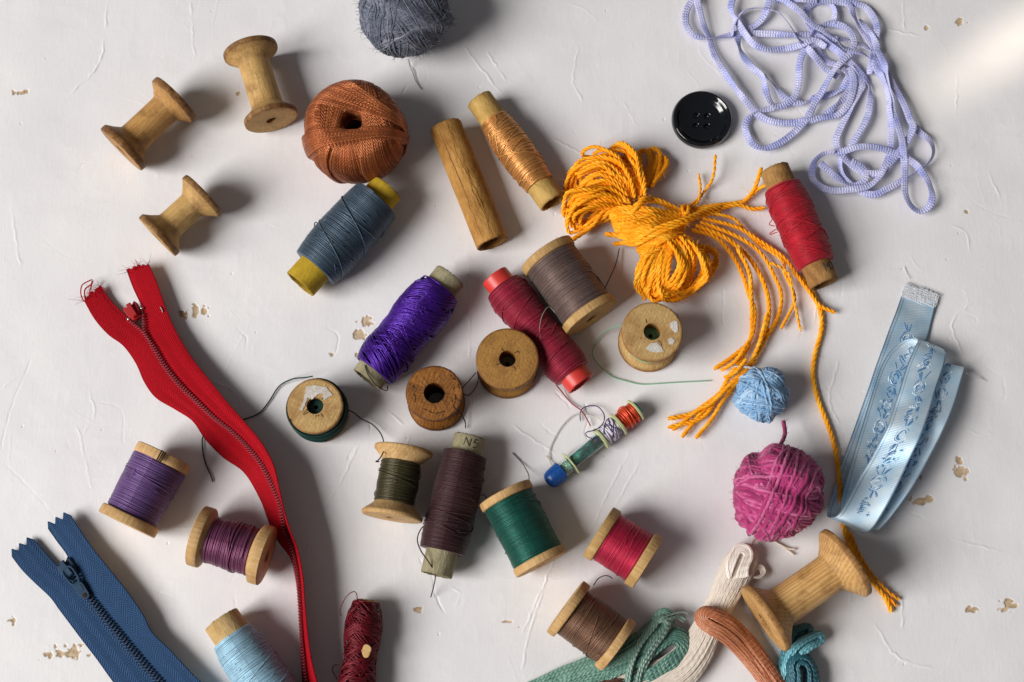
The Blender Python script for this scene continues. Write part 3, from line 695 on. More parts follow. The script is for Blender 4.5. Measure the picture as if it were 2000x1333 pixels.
def tube_spool(label, pA, pB, R, pap, thread=None, seed=0, rough=.006, hollow=0.78, name='thread_tube', rest=None, group=TG, ink=None, crease=None):
    """rest: radius that carries it on the table (the thread, if it is the thicker)"""
    Rz = rest or (max(R, thread['rest']) if thread else R)
    s = sc((pA[0] + pB[0]) / 2, (pA[1] + pB[1]) / 2, Rz)
    ax = Axis(W(*pA, Rz * s), W(*pB, Rz * s)); b = base_of(ax)
    t = thing(name, label, 'thread tube' if thread else 'cardboard tube', b, group if thread else None)
    mb = MB(); lathe(mb, tube_profile(ax.L, R * s, R * s * hollow), 72, True, rough, seed, zrough=.5 if rough else 0)
    for k, (th0, amp) in enumerate(crease or ()):
        x = np.linspace(.03, .97, 90); wv = wander(90, 22, amp, seed + k); tubes(mb, np.stack([(R * s + .15) * np.cos(th0 + wv), (R * s + .15) * np.sin(th0 + wv), x * ax.L], 1), .75, 4, True)
    tube_ob = mb.build('tube', PAP[pap], t, mloc=ax.mat(b), sharp=60)
    if thread:
        d = thread; zs = np.array([k * ax.L for k in d['z']]); rs = np.array(d['r']) * s
        f = lambda x: float(np.interp(x, np.linspace(0, 1, len(rs)), rs)); mw = MB()
        winding(mw, zs[0], zs[1], f, d.get('pitch', 1.9), d.get('tr', 1.15), seed + 3, d.get('cross', 8), lump=d.get('lump', .5), crossr=d.get('crossr'), wob=d.get('wob', .25), uneven=d.get('uneven', 0.6))
        for pl in d.get('notes', []):
            q = spline([(f(z) + d.get('nz', 2.4), z, a) for z, a in pl], 2.0)
            tubes(mw, np.stack([q[:, 0] * np.cos(q[:, 2]), q[:, 0] * np.sin(q[:, 2]), zs[0] + (zs[1] - zs[0]) * q[:, 1]], 1), d.get('nr', 1.2), 5, True)
        if d.get('criss'):           # many criss-cross strands over the whole body
            g = rng(seed + 40)
            for k in range(d['criss']):
                za = g.uniform(0, 1); dz = g.choice([-1, 1]) * g.uniform(.12, .45); a0 = g.uniform(0, 6.28); x = np.linspace(0, 1, 30)
                bundle = g.integers(1, d.get('bmax', 5))
                for q in range(bundle):
                    zz = np.clip(za + dz * x + q * .016, 0.01, .99); aa = a0 + x * g.uniform(2.2, 3.6)
                    rr = np.interp(zz, np.linspace(0, 1, len(rs)), rs) + d['tr'] * (0.6 + 1.1 * (k / d['criss'])) + d.get('lump', 0) * .9
                    tubes(mw, np.stack([rr * np.cos(aa), rr * np.sin(aa), zs[0] + (zs[1] - zs[0]) * zz], 1), d['tr'] * .85, 5, True)
        mw.build('thread', d['mat'], t, mloc=ax.mat(b))
    if ink:       # pencilled writing on the tube: strokes as (along px, across px) from a centre (z, angle)
        z0, th0, strokes, wd = ink; mi = MB()
        for st in strokes:
            q = spline([(x, y, 0) for x, y in st], 0.8)
            zz = z0 * ax.L + q[:, 0] * s; aa = th0 - q[:, 1] / R
            P = np.stack([(R * s + .25) * np.cos(aa), (R * s + .25) * np.sin(aa), zz], 1); tubes(mi, P, wd, 4)
        mi.build('writing', INK, tube_ob, mloc=Matrix.Identity(4))
    return t, ax, s
INK = plain('pencil_mark', '#3a352c', .7)

tube_spool('bare tan cardboard tube without any thread', (870, 247), (962, 476), 32, 'gold', None, 31, .008, .80, 'cardboard_tube', crease=((-.12, .10), (-.02, .12), (.55, .05)))
tube_spool('cardboard tube wound with glossy gold silk thread', (936, 195), (1079, 396), 27, 'straw',
    dict(mat=TH_['gold'], z=(.20, .83), r=[28, 31, 33, 34, 34, 34, 33, 31, 28.5], rest=33, pitch=1.9, tr=1.15, cross=22, lump=.5, wob=.5), 32)
tube_spool('mustard tube wound with slate grey thread touching the copper ball', (586, 556), (757, 368), 34, 'mustard',
    dict(mat=TH_['slate'], z=(.17, .87), r=[47, 51, 53, 54, 54, 54, 54, 53, 52, 50], rest=52, pitch=1.9, tr=1.15, cross=4, lump=.4, crossr=1.3,
         notes=[[(.18, -1.5), (.22, -.4), (.5, .9), (.62, 1.5)], [(.20, -1.4), (.42, -.3), (.48, .8), (.40, 1.5)], [(.22, -1.5), (.55, -.2), (.70, 1.3)], [(.60, -1.4), (.70, -.2), (.62, 1.4)], [(.68, -1.5), (.76, .1), (.72, 1.4)], [(.25, -1.4), (.33, .2), (.30, 1.5)], [(.5, -1.5), (.38, -.3), (.10, .9), (.04, 1.4)], [(.80, -1.4), (.86, .0), (.80, 1.5)], [(.20, -1.5), (.12, -.5), (.10, .6), (.2, 1.5)]]), 33, .004, .82)
tube_spool('scuffed brown tube wound with scarlet red thread by the lilac cord', (1512, 330), (1610, 556), 29, 'brown',
    dict(mat=TH_['scarlet'], z=(.16, .83), r=[35, 39, 40, 40, 39, 39, 40, 40, 39, 36], rest=39, pitch=1.9, tr=1.15, cross=16, lump=.5), 34, .010, .72,
    ink=(.895, -.55, [[(-9, -11), (9, -11)], [(-9, -11), (2, -6)], [(2, -6), (-9, -1)], [(-9, -1), (9, -1)], [(-6, 4), (-9, 9), (-5, 13), (4, 13), (8, 9), (5, 4), (-4, 3)]], .75))
tube_spool('grey tube wound in a tangle of shiny royal purple thread', (716, 742), (880, 540), 33, 'grey',
    dict(mat=TH_['royal_purple'], z=(.08, .88), r=[36, 43, 46, 44, 40, 42, 46, 47, 46, 43, 36], rest=47, pitch=2.6, tr=1.5, cross=14, lump=2.6, wob=.4, bmax=14, criss=60), 35, .008, .80)
tube_spool('red plastic tube wound with raspberry thread under the taupe spool', (966, 540), (1135, 751), 29, 'red',
    dict(mat=TH_['raspberry'], z=(.10, .90), r=[36, 41, 42, 41, 39, 37, 36, 36, 37, 39, 41, 42, 41, 37], rest=41, pitch=1.9, tr=1.15, cross=12, lump=.5), 36, .001, .86)
tv, axv, sv2 = tube_spool('grey green tube wound with dark plum brown thread, pencil marked N5', (918, 853), (852, 1124), 31, 'grey',
    dict(mat=TH_['plum_brown'], z=(.13, .83), r=[41, 43, 45, 46, 46, 45, 46, 46, 46, 44], rest=44, pitch=1.9, tr=1.15, cross=10, lump=.7,
         notes=[[(.30, -1.5), (.27, -.6), (.40, .5), (.52, 1.4)], [(.33, -1.5), (.30, -.4), (.48, .9), (.55, 1.5)], [(.36, -1.5), (.40, 0), (.50, 1.5)], [(.24, -1.5), (.26, 0), (.34, 1.4)], [(.62, -1.4), (.74, .3), (.70, 1.5)], [(.70, -1.5), (.80, 0), (.68, 1.4)]]), 37, .008, .74,
    ink=(.058, -.22, [[(8, -13), (-8, -12)], [(-8, -12), (8, -2)], [(8, -2), (-8, -1)], [(-8, 13), (-8, 6)], [(-8, 6), (-1, 5)], [(-1, 5), (-2, 12), (4, 14), (8, 10), (8, 5)]], .8))
tail(tv, 'thread_end', [(833, 1024, 46), (822, 1034, 50), (815, 1054, 56), (822, 1076, 70), (836, 1096, 74), (848, 1116, 66), (850, 1130, 50), (846, 1150, 20), (841, 1168, 4)], 1.2, TH_['black_brown'])
tail(tv, 'thread_end', [(944, 985, 40), (950, 975, 40), (946, 967, 44), (938, 968, 50)], 1.1, TH_['black_brown'])
tu = bpy.data.objects['thread_tube.003'] if 'thread_tube.003' in bpy.data.objects else tv
tube_spool('beige cardboard tube of pale sky blue thread cut off by the bottom edge', (432, 1210), (580, 1428), 37, 'beige',
    dict(mat=TH_['sky'], z=(.155, .9), r=[41, 47, 49, 50, 50, 50, 50, 50, 48], rest=48, pitch=1.9, tr=1.15, cross=4, lump=.4, nr=.9,
         notes=[[(.05 + k * .075, -1.6), (.16 + k * .075, 0), (.30 + k * .075, 1.5)] for k in range(7)] + [[(.30 + k * .09, -1.5), (.18 + k * .09, 0), (.08 + k * .09, 1.4)] for k in range(6)]), 38, .006, .72)
tx, axx, sx = tube_spool('spindle of glossy dark red thread with a bare patch at the bottom edge', (716, 1172), (690, 1400), 19, 'beige',
    dict(mat=TH_['dark_red'], z=(.012, .97), r=[20, 28, 32, 31, 28, 27, 30, 32, 31, 30], rest=32, pitch=2.3, tr=1.25, cross=8, lump=3.2, wob=.7, criss=60, bmax=7), 39, .01, .6)
tail(tx, 'thread_end', [(668, 1205, 30), (664, 1196, 26), (668, 1180, 30), (680, 1162, 40), (692, 1156, 50), (697, 1163, 55), (697, 1178, 50)], .9, TH_['dark_red'])
tail(tx, 'thread_end', [(690, 1178, 50), (698, 1171, 52), (703, 1172, 52), (700, 1180, 50)], .9, TH_['dark_red'])
tail(tx, 'thread_end', [(664, 1300, 26), (652, 1300, 20), (650, 1312, 16), (660, 1328, 18)], .9, TH_['dark_red'])
mb = MB(); prism(mb, [(9 * math.cos(a) * (1 + .15 * math.sin(3 * a)), 12 * math.sin(a)) for a in np.linspace(0, 6.28, 24, endpoint=False)], 0, 2.5, W(716, 1272, 62), np.array([1, 0, .45]), np.array([0, 1., 0]), np.array([-.4, 0, .92]), .6)
mb.build('bare_patch', PAP['beige'], tx, sharp=40)

# ------------------------------------------------------------------ balls of thread and yarn
def ball(label, pc, R, bundles, sr, mat, seed, squash=.93, fz=0, fzl=10, name='yarn_ball', ends=(), irr=.02, nply=None, endmat=None, cat='yarn ball'):
    """bundles: (axis, centre offset as a fraction of R, turns[, spread angle])"""
    s = sc(pc[0], pc[1], R); R = R * s; c = W(pc[0], pc[1], R * .95); c[2] = R * squash; b = np.array([c[0], c[1], 0.])
    t = thing(name, label, cat, b)
    g = rng(seed); mb = MB(); N = 84; th = np.linspace(0, 2 * math.pi, N); out = []; nb = len(bundles)
    ph = g.random((4, 3)) * 6
    for i, bd in enumerate(bundles):
        ax = np.array(bd[0], float); ax += g.normal(size=3) * .06; ax /= np.linalg.norm(ax)
        Rb = R * (0.90 + 0.10 * (i + 1) / nb)
        for j in range(bd[2]):
            a2 = ax + g.normal(size=3) * (bd[3] if len(bd) > 3 else .05); a2 /= np.linalg.norm(a2)
            u = np.cross(a2, [0.3, 0.2, 0.9]); u /= np.linalg.norm(u); w = np.cross(a2, u)
            off = bd[1] * R + (j - (bd[2] - 1) / 2) * sr * 1.75 + g.normal() * sr * .4
            off = np.clip(off, -Rb * .93, Rb * .93); rho = math.sqrt(Rb * Rb - off * off)
            P = rho * (np.cos(th)[:, None] * u + np.sin(th)[:, None] * w) + off * a2
            d = P / np.linalg.norm(P, axis=1, keepdims=True)
            lum = sum(np.sin(d @ (np.array([1.3, 2.1, 1.7]) * (1 + k)) * 1.2 + ph[k, 0]) for k in range(4)) * irr * R
            P = P + d * (lum[:, None] + np.interp(th, np.linspace(0, 6.3, 9), g.normal(size=9) * sr * .35)[:, None])
            P[:, 2] *= squash; P = P + c; P[:, 2] = np.maximum(P[:, 2], sr)
            out.append(P)
    P = np.array(out)
    tubes(mb, P, sr * g.uniform(.85, 1.12, (len(P), 1)), 6)
    # core
    prof = [(math.cos(a) * R * .88 * squash, math.sin(a) * R * .88 + .1) for a in np.linspace(math.pi, 0, 24)]
    m2 = MB(); lathe(m2, [(z + c[2], r) for z, r in prof], 40, False); V = m2.V[0]; V[:, :2] += c[:2]
    mb.add(V, m2.Q[0])
    if fz: fuzz(mb, P, sr, fz, fzl, seed + 2, bias=c)
    mb.build('wound_yarn', mat, t)
    for pl in ends:
        m3 = MB(); q = spline(WP(pl), 2.5); tubes(m3, q, sr * 1.0, 6, True)
        if fz: fuzz(m3, q, sr, 40, fzl * .7, seed + 9)
        m3.build('yarn_end', endmat or mat, t)
    return t
Y_PINK = thread_mat('pink_wool', '#b63a76', .8, .6, .4, 22, .15, 2, .35, tonew=.5, ply_dark=.7, alt=lin('#d87aa6'))
Y_BLUE = thread_mat('light_blue_cotton', '#86b4dd', .5, .2, .3, 14, .4, 2, .5, ply_dark=.65, alt=lin('#c5dcf0'), tonew=.5)
Y_GREY = thread_mat('grey_mohair', '#666d7e', .7, .5, .35, 0, .3, tonew=.45, alt=lin('#9a9ca6'))
def rnd_axes(n, seed, turns, spread=.05):
    g = rng(seed); o = []
    for k in range(n):
        a = g.normal(size=3); o.append((a, g.uniform(-.45, .45), turns, spread))
    return o
ball('fluffy pink wool ball between the small blue ball and the cream floss skein', (1517, 964), 87,
     rnd_axes(10, 5, 11) + [((.15, 1, .1), .0, 18), ((.9, .45, .3), -.35, 11, .09), ((.2, 1, .35), -.30, 12, .08), ((.30, .9, -.25), .30, 11, .08), ((.95, -.28, .25), .42, 9, .07), ((.92, -.40, .05), .12, 10, .06), ((.95, -.45, -.10), .30, 6, .06)],
     4.0, Y_PINK, 51, .95, 1500, 7, irr=.030, ends=[[(1508, 890, 120), (1516, 882, 110), (1526, 866, 90), (1533, 848, 70), (1531, 828, 55), (1530, 822, 50)]])
ball('small light blue cotton ball at the frayed orange yarn ends', (1489, 769), 51,
     rnd_axes(10, 8, 8) + [((1, -.1, .3), -.1, 14, .12), ((.15, 1, .2), -.3, 8, .1), ((.6, .8, .1), .3, 9, .1), ((.55, .85, -.3), .1, 7, .1), ((.95, .15, .1), .05, 3, .05), ((.5, -.9, .2), -.2, 4, .05)],
     2.5, Y_BLUE, 52, .95, 260, 4, irr=.035, ends=[[(1482, 724, 62), (1474, 722, 48), (1462, 718, 30), (1445, 717, 18), (1427, 714, 10)]], endmat=thread_mat('pale_cotton_end', '#c9cdd8', .6, .2, .2, 8))
ball('fuzzy grey mohair ball cut off by the top edge', (789, 24), 90,
     rnd_axes(22, 12, 24, .10) + [((.85, .55, .2), .25, 22, .14), ((.1, 1, .2), .55, 6, .04), ((.95, -.2, .2), -.25, 20, .16), ((.8, .6, -.1), .55, 14, .12), ((.15, 1, .5), .48, 4, .05)],
     1.5, Y_GREY, 53, .95, 1500, 12, irr=.025)

# the copper ball: a centre-pull ball with a hole in its top
def copper_ball():
    h = 132; c = W(688, 236, h); s = sc(688, 236, h); b = np.array([c[0], c[1] , 0.])
    t = thing('thread_ball', 'large ball of shiny copper brown thread with a dark hole in its top', 'thread ball', b)
    mer = np.array([(18, 40), (18.5, 80), (19, 112), (20.5, 126), (25, 132), (36, 135), (60, 134), (77, 128), (90, 115), (97, 96), (100, 68), (96, 42), (86, 20), (72, 5), (55, 1)], float)
    m = resample(np.c_[mer[:, 0], np.zeros(len(mer)), mer[:, 1]] * s, n=60); r, z = m[:, 0], m[:, 2]
    sl = np.linspace(0, 1, 60); g = rng(4); out = []
    def lay(p0, p1, n, tw, lift, side):
        for k in range(n):
            f = k / max(1, n - 1); p = p0 + (p1 - p0) * f + g.normal() * .004
            low = np.clip((sl - .60) / .4, 0, 1); kk = min(1.0, abs(tw)); r0 = 21 * s
            phi = p + math.copysign(1, tw) * (np.arccos(np.clip(kk * r0 / np.maximum(r, r0), -1, 1)) - math.acos(kk)) * np.clip((sl - .15) * 30, 0, 1) + side * low ** 1.2
            edge = min(1, f * 25) * min(1, (1 - f) * 6 + .1)
            L = lift * (0.15 + .85 * edge) * np.clip((sl - .20) * 9, 0, 1) * np.clip((1 - sl) * 4, 0, 1) + g.normal() * .3
            rr = r + L * np.clip((sl - .45) * 4, 0, 1); zz = z + L * np.clip(1 - (sl - .5) * 3, 0, 1)
            # the hole is a slot, longer to the left
            out.append(np.stack([rr * np.cos(phi), rr * np.sin(phi), zz], 1))
    lay(0, 6.283, 260, .5, 0.5, .5)
    def band(alpha, d0, d1, n, lift, side, fan=0.0):
        """a sheaf of straight threads that passes the hole at distance d0..d1 on the side facing alpha"""
        al = math.radians(alpha)
        for k in range(n):
            f = k / (n - 1); d = (d0 + (d1 - d0) * f + g.normal() * .35) * s; a = al + fan * (f - .5)
            half = []
            for sg in (-1, 1):
                i0 = int(np.argmax((r >= d) & (sl > .18))); rr, zz = r[i0:], z[i0:]; x = (sl[i0:] - .55) / .45
                phi = np.arccos(np.clip(d / rr, -1, 1)); im = int(np.argmax(rr)); phi[im:] = phi[im]
                phi = a + sg * (phi + side * np.clip(x, 0, 1) ** 1.3)
                e = lift * min(1, f * 40 + .5) * min(1, (1 - f) * 5 + .05) + g.normal() * .3
                e = e * np.clip((1 - sl[i0:]) * 5, 0, 1); ht = np.clip((sl[i0:] - .45) * 4, 0, 1)
                half.append(np.stack([(rr + e * ht) * np.cos(phi), (rr + e * ht) * np.sin(phi), zz + e * np.clip(1 - (sl[i0:] - .5) * 3, 0, 1)], 1))
            out2.append(resample(np.concatenate([half[0][::-1], half[1][1:]]), n=70))
    out2 = []
    band(150, 17, 62, 52, 2.0, .5, .3); band(78, 17, 66, 56, 3.2, .5, -.3); band(12, 16, 70, 60, 4.2, -.3, .4)
    band(172, 16, 74, 64, 5.2, .5, .5); band(62, 17, 72, 58, 6.2, .6, -.5); band(-84, 17, 50, 42, 7.4, .4, .16)
    mb = MB(); P = np.array(out) + b
    tubes(mb, P, 1.25 * s, 4); tubes(mb, np.array(out2) + b, 1.1 * s, 5)
    lathe_mb = MB(); lathe(lathe_mb, [(zz, max(.5, rr - 1.2)) for rr, zz in zip(r, z)] , 72, False); V = lathe_mb.V[0] + b
    mb.add(V, lathe_mb.Q[0])
    mb.build('wound_thread', thread_mat('copper_thread', '#b3602f', .36, .1, .35, 7, .6, 2, .4, tonew=.5, metal=.55, ply_dark=.6, alt=lin('#d98a55')), t)
copper_ball()

# ------------------------------------------------------------------ orange yarn skein
OR_ = thread_mat('orange_yarn', '#ffa608', .6, .0, .10, 0, .3, alt=lin('#ffcd40'), tonew=.35, fine=.12)
def conv(sx, ox, oy):
    return lambda pts: [(ox + p[0] / sx, oy + p[1] / sx) + tuple(p[2:]) for p in pts]
cA, cB, cC, c5 = conv(6.346, 1090, 270), conv(6.058, 1200, 380), conv(6.346, 1350, 290), conv(2.2217, 1080, 260)
def orange():
    b = W(1300, 440); t = thing('yarn_skein', 'orange yarn skein tied in the middle with long loose strands', 'yarn', b)
    g = rng(9); mb = MB(); allp = []
    def yarn(pts, z, R=5.0, jit=0, n=1, mbx=None, ply=3, zj=0):
        R *= .94
        for k in range(n):
            p = np.array([(q[0], q[1]) for q in pts], float); zz = np.interp(np.linspace(0, 1, len(p)), np.linspace(0, 1, len(z)), z)
            if k or jit:
                p = p + g.normal(size=2) * jit * .8 + g.normal(size=p.shape) * jit * .45; zz = zz + g.uniform(-1, 1) * zj + g.normal(size=len(p)) * zj * .3
            w = spline([W(a, c, max(d, R + .5)) for (a, c), d in zip(p, zz)], 3.0)
            w[:, 2] = np.maximum(w[:, 2], R)
            allp.append(plied(mbx or mb, w, R * g.uniform(.9, 1.06), ply, 36 * R / 5, 6, True, g.random() * 6))
    Z = [42, 58, 62, 50, 30, 16, 30, 40]
    lobes = [
        [(1080, 700), (1040, 450), (960, 230), (820, 85), (700, 115), (690, 190), (770, 330), (900, 640)],
        [(1000, 700), (930, 480), (780, 270), (560, 185), (430, 235), (390, 310), (520, 330), (700, 480), (850, 680)],
        [(980, 700), (860, 440), (660, 310), (420, 330), (240, 385), (145, 530), (155, 690), (320, 640), (500, 620), (750, 700)],
        [(930, 700), (800, 500), (580, 345), (360, 375), (250, 480), (225, 620), (350, 600), (600, 620)],
        [(900, 680), (720, 500), (520, 420), (340, 480), (285, 630), (420, 650), (640, 680)],
        [(860, 680), (650, 520), (440, 520), (320, 610), (420, 690), (640, 720)],
        [(860, 760), (600, 640), (380, 640), (200, 700), (135, 800), (145, 930), (260, 890), (450, 800), (700, 850)],
        [(860, 800), (600, 720), (350, 720), (200, 790), (165, 900), (175, 1000), (300, 900), (600, 820)],
        [(820, 820), (560, 760), (360, 800), (215, 900), (165, 1010), (200, 1110), (280, 1140), (420, 1050), (600, 900)],
        [(760, 850), (500, 850), (280, 940), (220, 1030), (330, 1050), (520, 960), (700, 880)],
        [(960, 640), (880, 420), (720, 250), (600, 230), (640, 330), (800, 500)],
        [(1040, 640), (1000, 430), (920, 280), (840, 190), (800, 260), (900, 480)],
    ]
    for i, l in enumerate(lobes): yarn(cA(l), Z, 4.6, 6.0, 4 if i not in (9, 10, 11) else 2, zj=10)
    for l in ([(1080, 620), (1160, 400), (1130, 210), (1060, 150), (1010, 200), (1050, 360), (1060, 560)], [(1130, 590), (1230, 400), (1265, 210), (1200, 130), (1140, 160), (1180, 320), (1140, 560)],
              [(1160, 570), (1300, 400), (1340, 290), (1295, 215), (1260, 260), (1240, 400), (1120, 590)], [(1100, 600), (1200, 350), (1220, 240), (1150, 330), (1080, 600)]):
        yarn(cA(l), [40, 30, 22, 14, 10, 20, 34], 5.0, 2.5, 2, zj=5)
    yarn(cA([(700, 860), (520, 1020), (330, 1160), (165, 1268)]), [48, 34, 26, 30], 5.6)
    yarn(cA([(760, 900), (600, 1010), (430, 1080), (300, 1190)]), [44, 28, 16, 10], 5.2)
    # body: the skein runs from the upper lobe to the tie
    for k in range(38):
        f = g.random(); f2 = np.clip(f + g.normal() * .15, 0, 1)
        y0, y1, y2 = 160 + 330 * f, 170 + 260 * f2, 225 + 170 * f
        yarn(cB([(-80 + 120 * f, y0 + 20), (160 + 60 * f, y0 + 40 * (f - .3)), (420, y1), (640, (y1 + y2) / 2 + 10), (840, y2)]), [40, 54 + 22 * (1 - abs(2 * f - 1)) + g.normal() * 4, 66 + 16 * g.random(), 58, 40], 5.0)
    for k in range(13):    # the turn that binds the lower loops
        f = k / 12.0
        yarn(cB([(215 + 120 * f, 520 + 270 * f), (330 + 90 * f, 480 + 190 * f), (520 + 60 * f, 415 + 130 * f), (690 + 20 * f, 400 + 90 * f), (800, 410 + 60 * f)]), [20, 56, 80 - 6 * f, 68, 40], 5.0, 1.0)
    yarn(cB([(-110, 470), (60, 490), (230, 545), (420, 440), (640, 355), (850, 290), (1080, 195), (1260, 150)]), [36, 44, 60, 82, 84, 74, 44, 22], 5.6)
    yarn(cB([(-10, 585), (120, 575), (240, 590), (400, 520), (620, 420), (840, 330), (1040, 250), (1250, 210)]), [22, 36, 52, 76, 82, 74, 44, 22], 5.4)
    yarn(cB([(100, 560), (300, 520), (480, 450), (680, 360), (860, 300), (1060, 220)]), [40, 62, 80, 84, 70, 40], 5.2)
    yarn(cB([(300, 60), (460, 60), (560, 110), (700, 170), (820, 230)]), [30, 44, 40, 36, 36], 4.6, 3, 3, zj=6)
    yarn(cB([(160, 230), (250, 150), (350, 80), (440, 60)]), [62, 70, 64, 44], 5, 4, 3, zj=4)
    yarn(cB([(820, 150), (790, 200), (830, 260), (880, 200), (840, 150)]), [36, 46, 52, 46, 36], 4.6, 3, 3, zj=4)
    lower = [
        [(600, 560), (450, 640), (340, 850), (280, 1010), (330, 1130), (440, 1150), (540, 1050), (600, 880), (620, 660)],
        [(640, 540), (760, 700), (800, 850), (720, 1040), (560, 1170), (440, 1190), (380, 1100), (420, 880), (500, 660)],
        [(700, 510), (840, 700), (850, 870), (770, 1040), (640, 1170), (500, 1225), (430, 1140), (470, 900), (560, 640)],
        [(560, 600), (420, 720), (360, 900), (370, 1040), (460, 1080), (520, 900), (560, 660)],
        [(800, 510), (980, 640), (1085, 800), (1105, 950), (1020, 1070), (900, 1170), (760, 1225), (620, 1225), (560, 1120)],
        [(800, 520), (960, 680), (1030, 850), (1000, 1000), (880, 1120), (760, 1200), (640, 1210)],
        [(780, 540), (900, 720), (920, 880), (860, 1060), (740, 1180), (600, 1215)],
        [(880, 600), (1080, 600), (1220, 680), (1225, 820), (1130, 960), (980, 1080), (860, 1160)],
        [(860, 620), (1050, 700), (1120, 830), (1080, 980), (950, 1090), (800, 1190)]]
    for i, l in enumerate(lower):
        yarn(cB(l), [62, 68, 62, 50, 36, 26, 36, 54, 60] if i not in (7, 8) else [40, 34, 26, 20, 16, 12, 10], 4.6, 5.0, 5 if i < 4 else (4 if i < 7 else 2), zj=8)
    for k in range(12):      # inner strands that fill the lower bunch
        f = k / 11.0
        yarn(cB([(640 + 60 * f, 520), (480 + 180 * f, 700), (400 + 230 * f, 900), (370 + 250 * f, 1080 + 40 * math.sin(3.1 * f)), (420 + 220 * f, 1180 + 20 * math.sin(3.1 * f))]), [60, 66, 62, 44, 20], 5.1, 3)
    yarn(cB([(400, 1080), (370, 1160), (352, 1250)]), [30, 22, 12], 5.6)
    mb2 = MB()
    tails = [([(560, 350), (640, 325), (740, 310), (815, 305), (870, 250), (905, 150)], 5.2), ([(600, 345), (700, 318), (780, 305), (840, 290), (890, 245), (925, 225)], 4.6), ([(600, 360), (700, 335), (800, 312), (860, 330), (920, 326)], 5.0),
             ([(560, 345), (625, 292), (660, 250), (695, 190), (705, 95)], 3.6), ([(585, 335), (630, 300), (640, 240), (632, 178)], 3.4),
             ([(600, 420), (700, 450), (770, 520), (820, 610), (850, 700), (875, 780), (855, 900), (780, 970), (700, 1025)], 5.0),
             ([(620, 400), (740, 450), (830, 520), (890, 600), (930, 700), (935, 800), (900, 930), (840, 1030), (740, 1120), (660, 1180), (600, 1220), (500, 1240)], 5.2),
             ([(640, 385), (800, 450), (900, 520), (960, 620), (990, 700), (980, 790), (930, 880), (870, 980), (800, 1060), (720, 1140), (640, 1220), (560, 1320)], 5.2),
             ([(650, 370), (800, 410), (900, 470), (1000, 540), (1060, 620), (1120, 700), (1160, 750), (1225, 780)], 4.6),
             ([(700, 350), (780, 370), (830, 420), (900, 490), (940, 510), (1000, 560), (1005, 610), (1040, 680), (1045, 740), (990, 850)], 4.2), ([(940, 560), (1020, 610), (1045, 720), (1075, 862)], 3.6),
             ([(800, 500), (850, 600), (860, 700), (862, 860), (830, 960), (770, 1050), (700, 1170), (640, 1240), (500, 1278)], 4.8),
             ([(930, 780), (900, 900), (860, 990), (800, 1080), (740, 1160), (690, 1240), (620, 1325)], 4.8), ([(850, 900), (800, 980), (750, 1020), (728, 1030)], 4.4), ([(840, 980), (790, 1040), (742, 1062)], 4.4), ([(760, 1100), (690, 1170), (620, 1210), (520, 1290)], 4.4),
             ([(1040, 600), (1100, 660), (1140, 720), (1165, 800), (1162, 870), (1138, 960), (1128, 1050), (1148, 1150), (1190, 1260), (1215, 1333)], 5.2)]
    for i, (pl, R) in enumerate(tails):
        p = c5(pl); n = len(p)
        z = [26 - 20 * min(1, k / 2.5) + 5 for k in range(n)]
        if i in (0, 1): z = [30, 22, 14, 10, 16, 30]
        if i == 3: z = [30, 14, 10, 22, 30]
        if i == 16:
            p = p + [(1636, 905), (1640, 945), (1642, 985), (1648, 1030), (1662, 1070), (1684, 1110), (1706, 1140), (1728, 1166), (1742, 1196)]; z = [10] + [6] * 18
        yarn(p, z, R, 0, 1, mb2, 3 if R > 4 else 2)
    for pl in ([(1660, 1040), (1680, 1085), (1706, 1125), (1735, 1156), (1757, 1172)], [(1652, 1035), (1676, 1090), (1704, 1136), (1726, 1160), (1752, 1184)]): yarn(pl, [8, 7, 6, 6, 6], 4.0, 0, 1, mb2, 2)
    pts = np.concatenate(allp)
    fuzz(mb, pts, 5, 5000, 10, 5, r=.33); mb.build('looped_yarn', OR_, t); mb2.build('loose_strands', OR_, t)
orange()

# ------------------------------------------------------------------ black button
def button():
    c = W(1371, 234, 14); s = sc(1371, 234, 14); b = np.array([c[0], c[1], 0.]); t = thing('coat_button', 'big glossy black button with four holes and a raised rim', 'button', b)
    R = 59.5 * s; nr, na = 110, 160
    pr = [(0, 6), (14, 6.4), (28, 8.4), (38, 11.5), (45, 15.5), (50, 20.5), (53, 22.6), (55.5, 22.2), (58, 19), (59.5, 13), (59, 7), (55, 2), (48, 0.5)]
    P = resample(np.array([(a * s, 0, z * s) for a, z in pr], float), n=nr); th = np.arange(na) / na * 2 * math.pi
    x = P[:, 0][:, None] * np.cos(th); y = P[:, 0][:, None] * np.sin(th); z = np.repeat(P[:, 2][:, None], na, 1)
    top = (np.arange(nr) < nr * .75)[:, None]
    for k in range(4):
        a = math.radians(42 + 90 * k); hx, hy = 15 * s * math.cos(a), 15 * s * math.sin(a)
        d = np.sqrt((x - hx) ** 2 + (y - hy) ** 2); z = z - 7.5 * top * np.clip((6.4 * s - d) / 2.2, 0, 1)
    V = np.stack([x, y, z], -1) + b; idx = np.arange(nr * na).reshape(nr, na)
    q = np.stack([idx[:-1], np.roll(idx[:-1], -1, 1), np.roll(idx[1:], -1, 1), idx[1:]], -1)
    mb = MB(); mb.add(V, q)
    m = NT('black_plastic'); nz = m.noise(m.px(), .4, 3, .6)
    m.link(m.ramp(nz, [(.3, lin('#06090d')), (.75, lin('#0d1319'))]), 'Base Color'); m.link(m.bump(m.noise(m.px(), .06, 2), .5, .15), 'Normal')
    m.set(Roughness=.12, Specular_IOR_Level=.55, Coat_Weight=.4, Coat_Roughness=.05)
    mb.build('button_disc', m.m, t)
button()

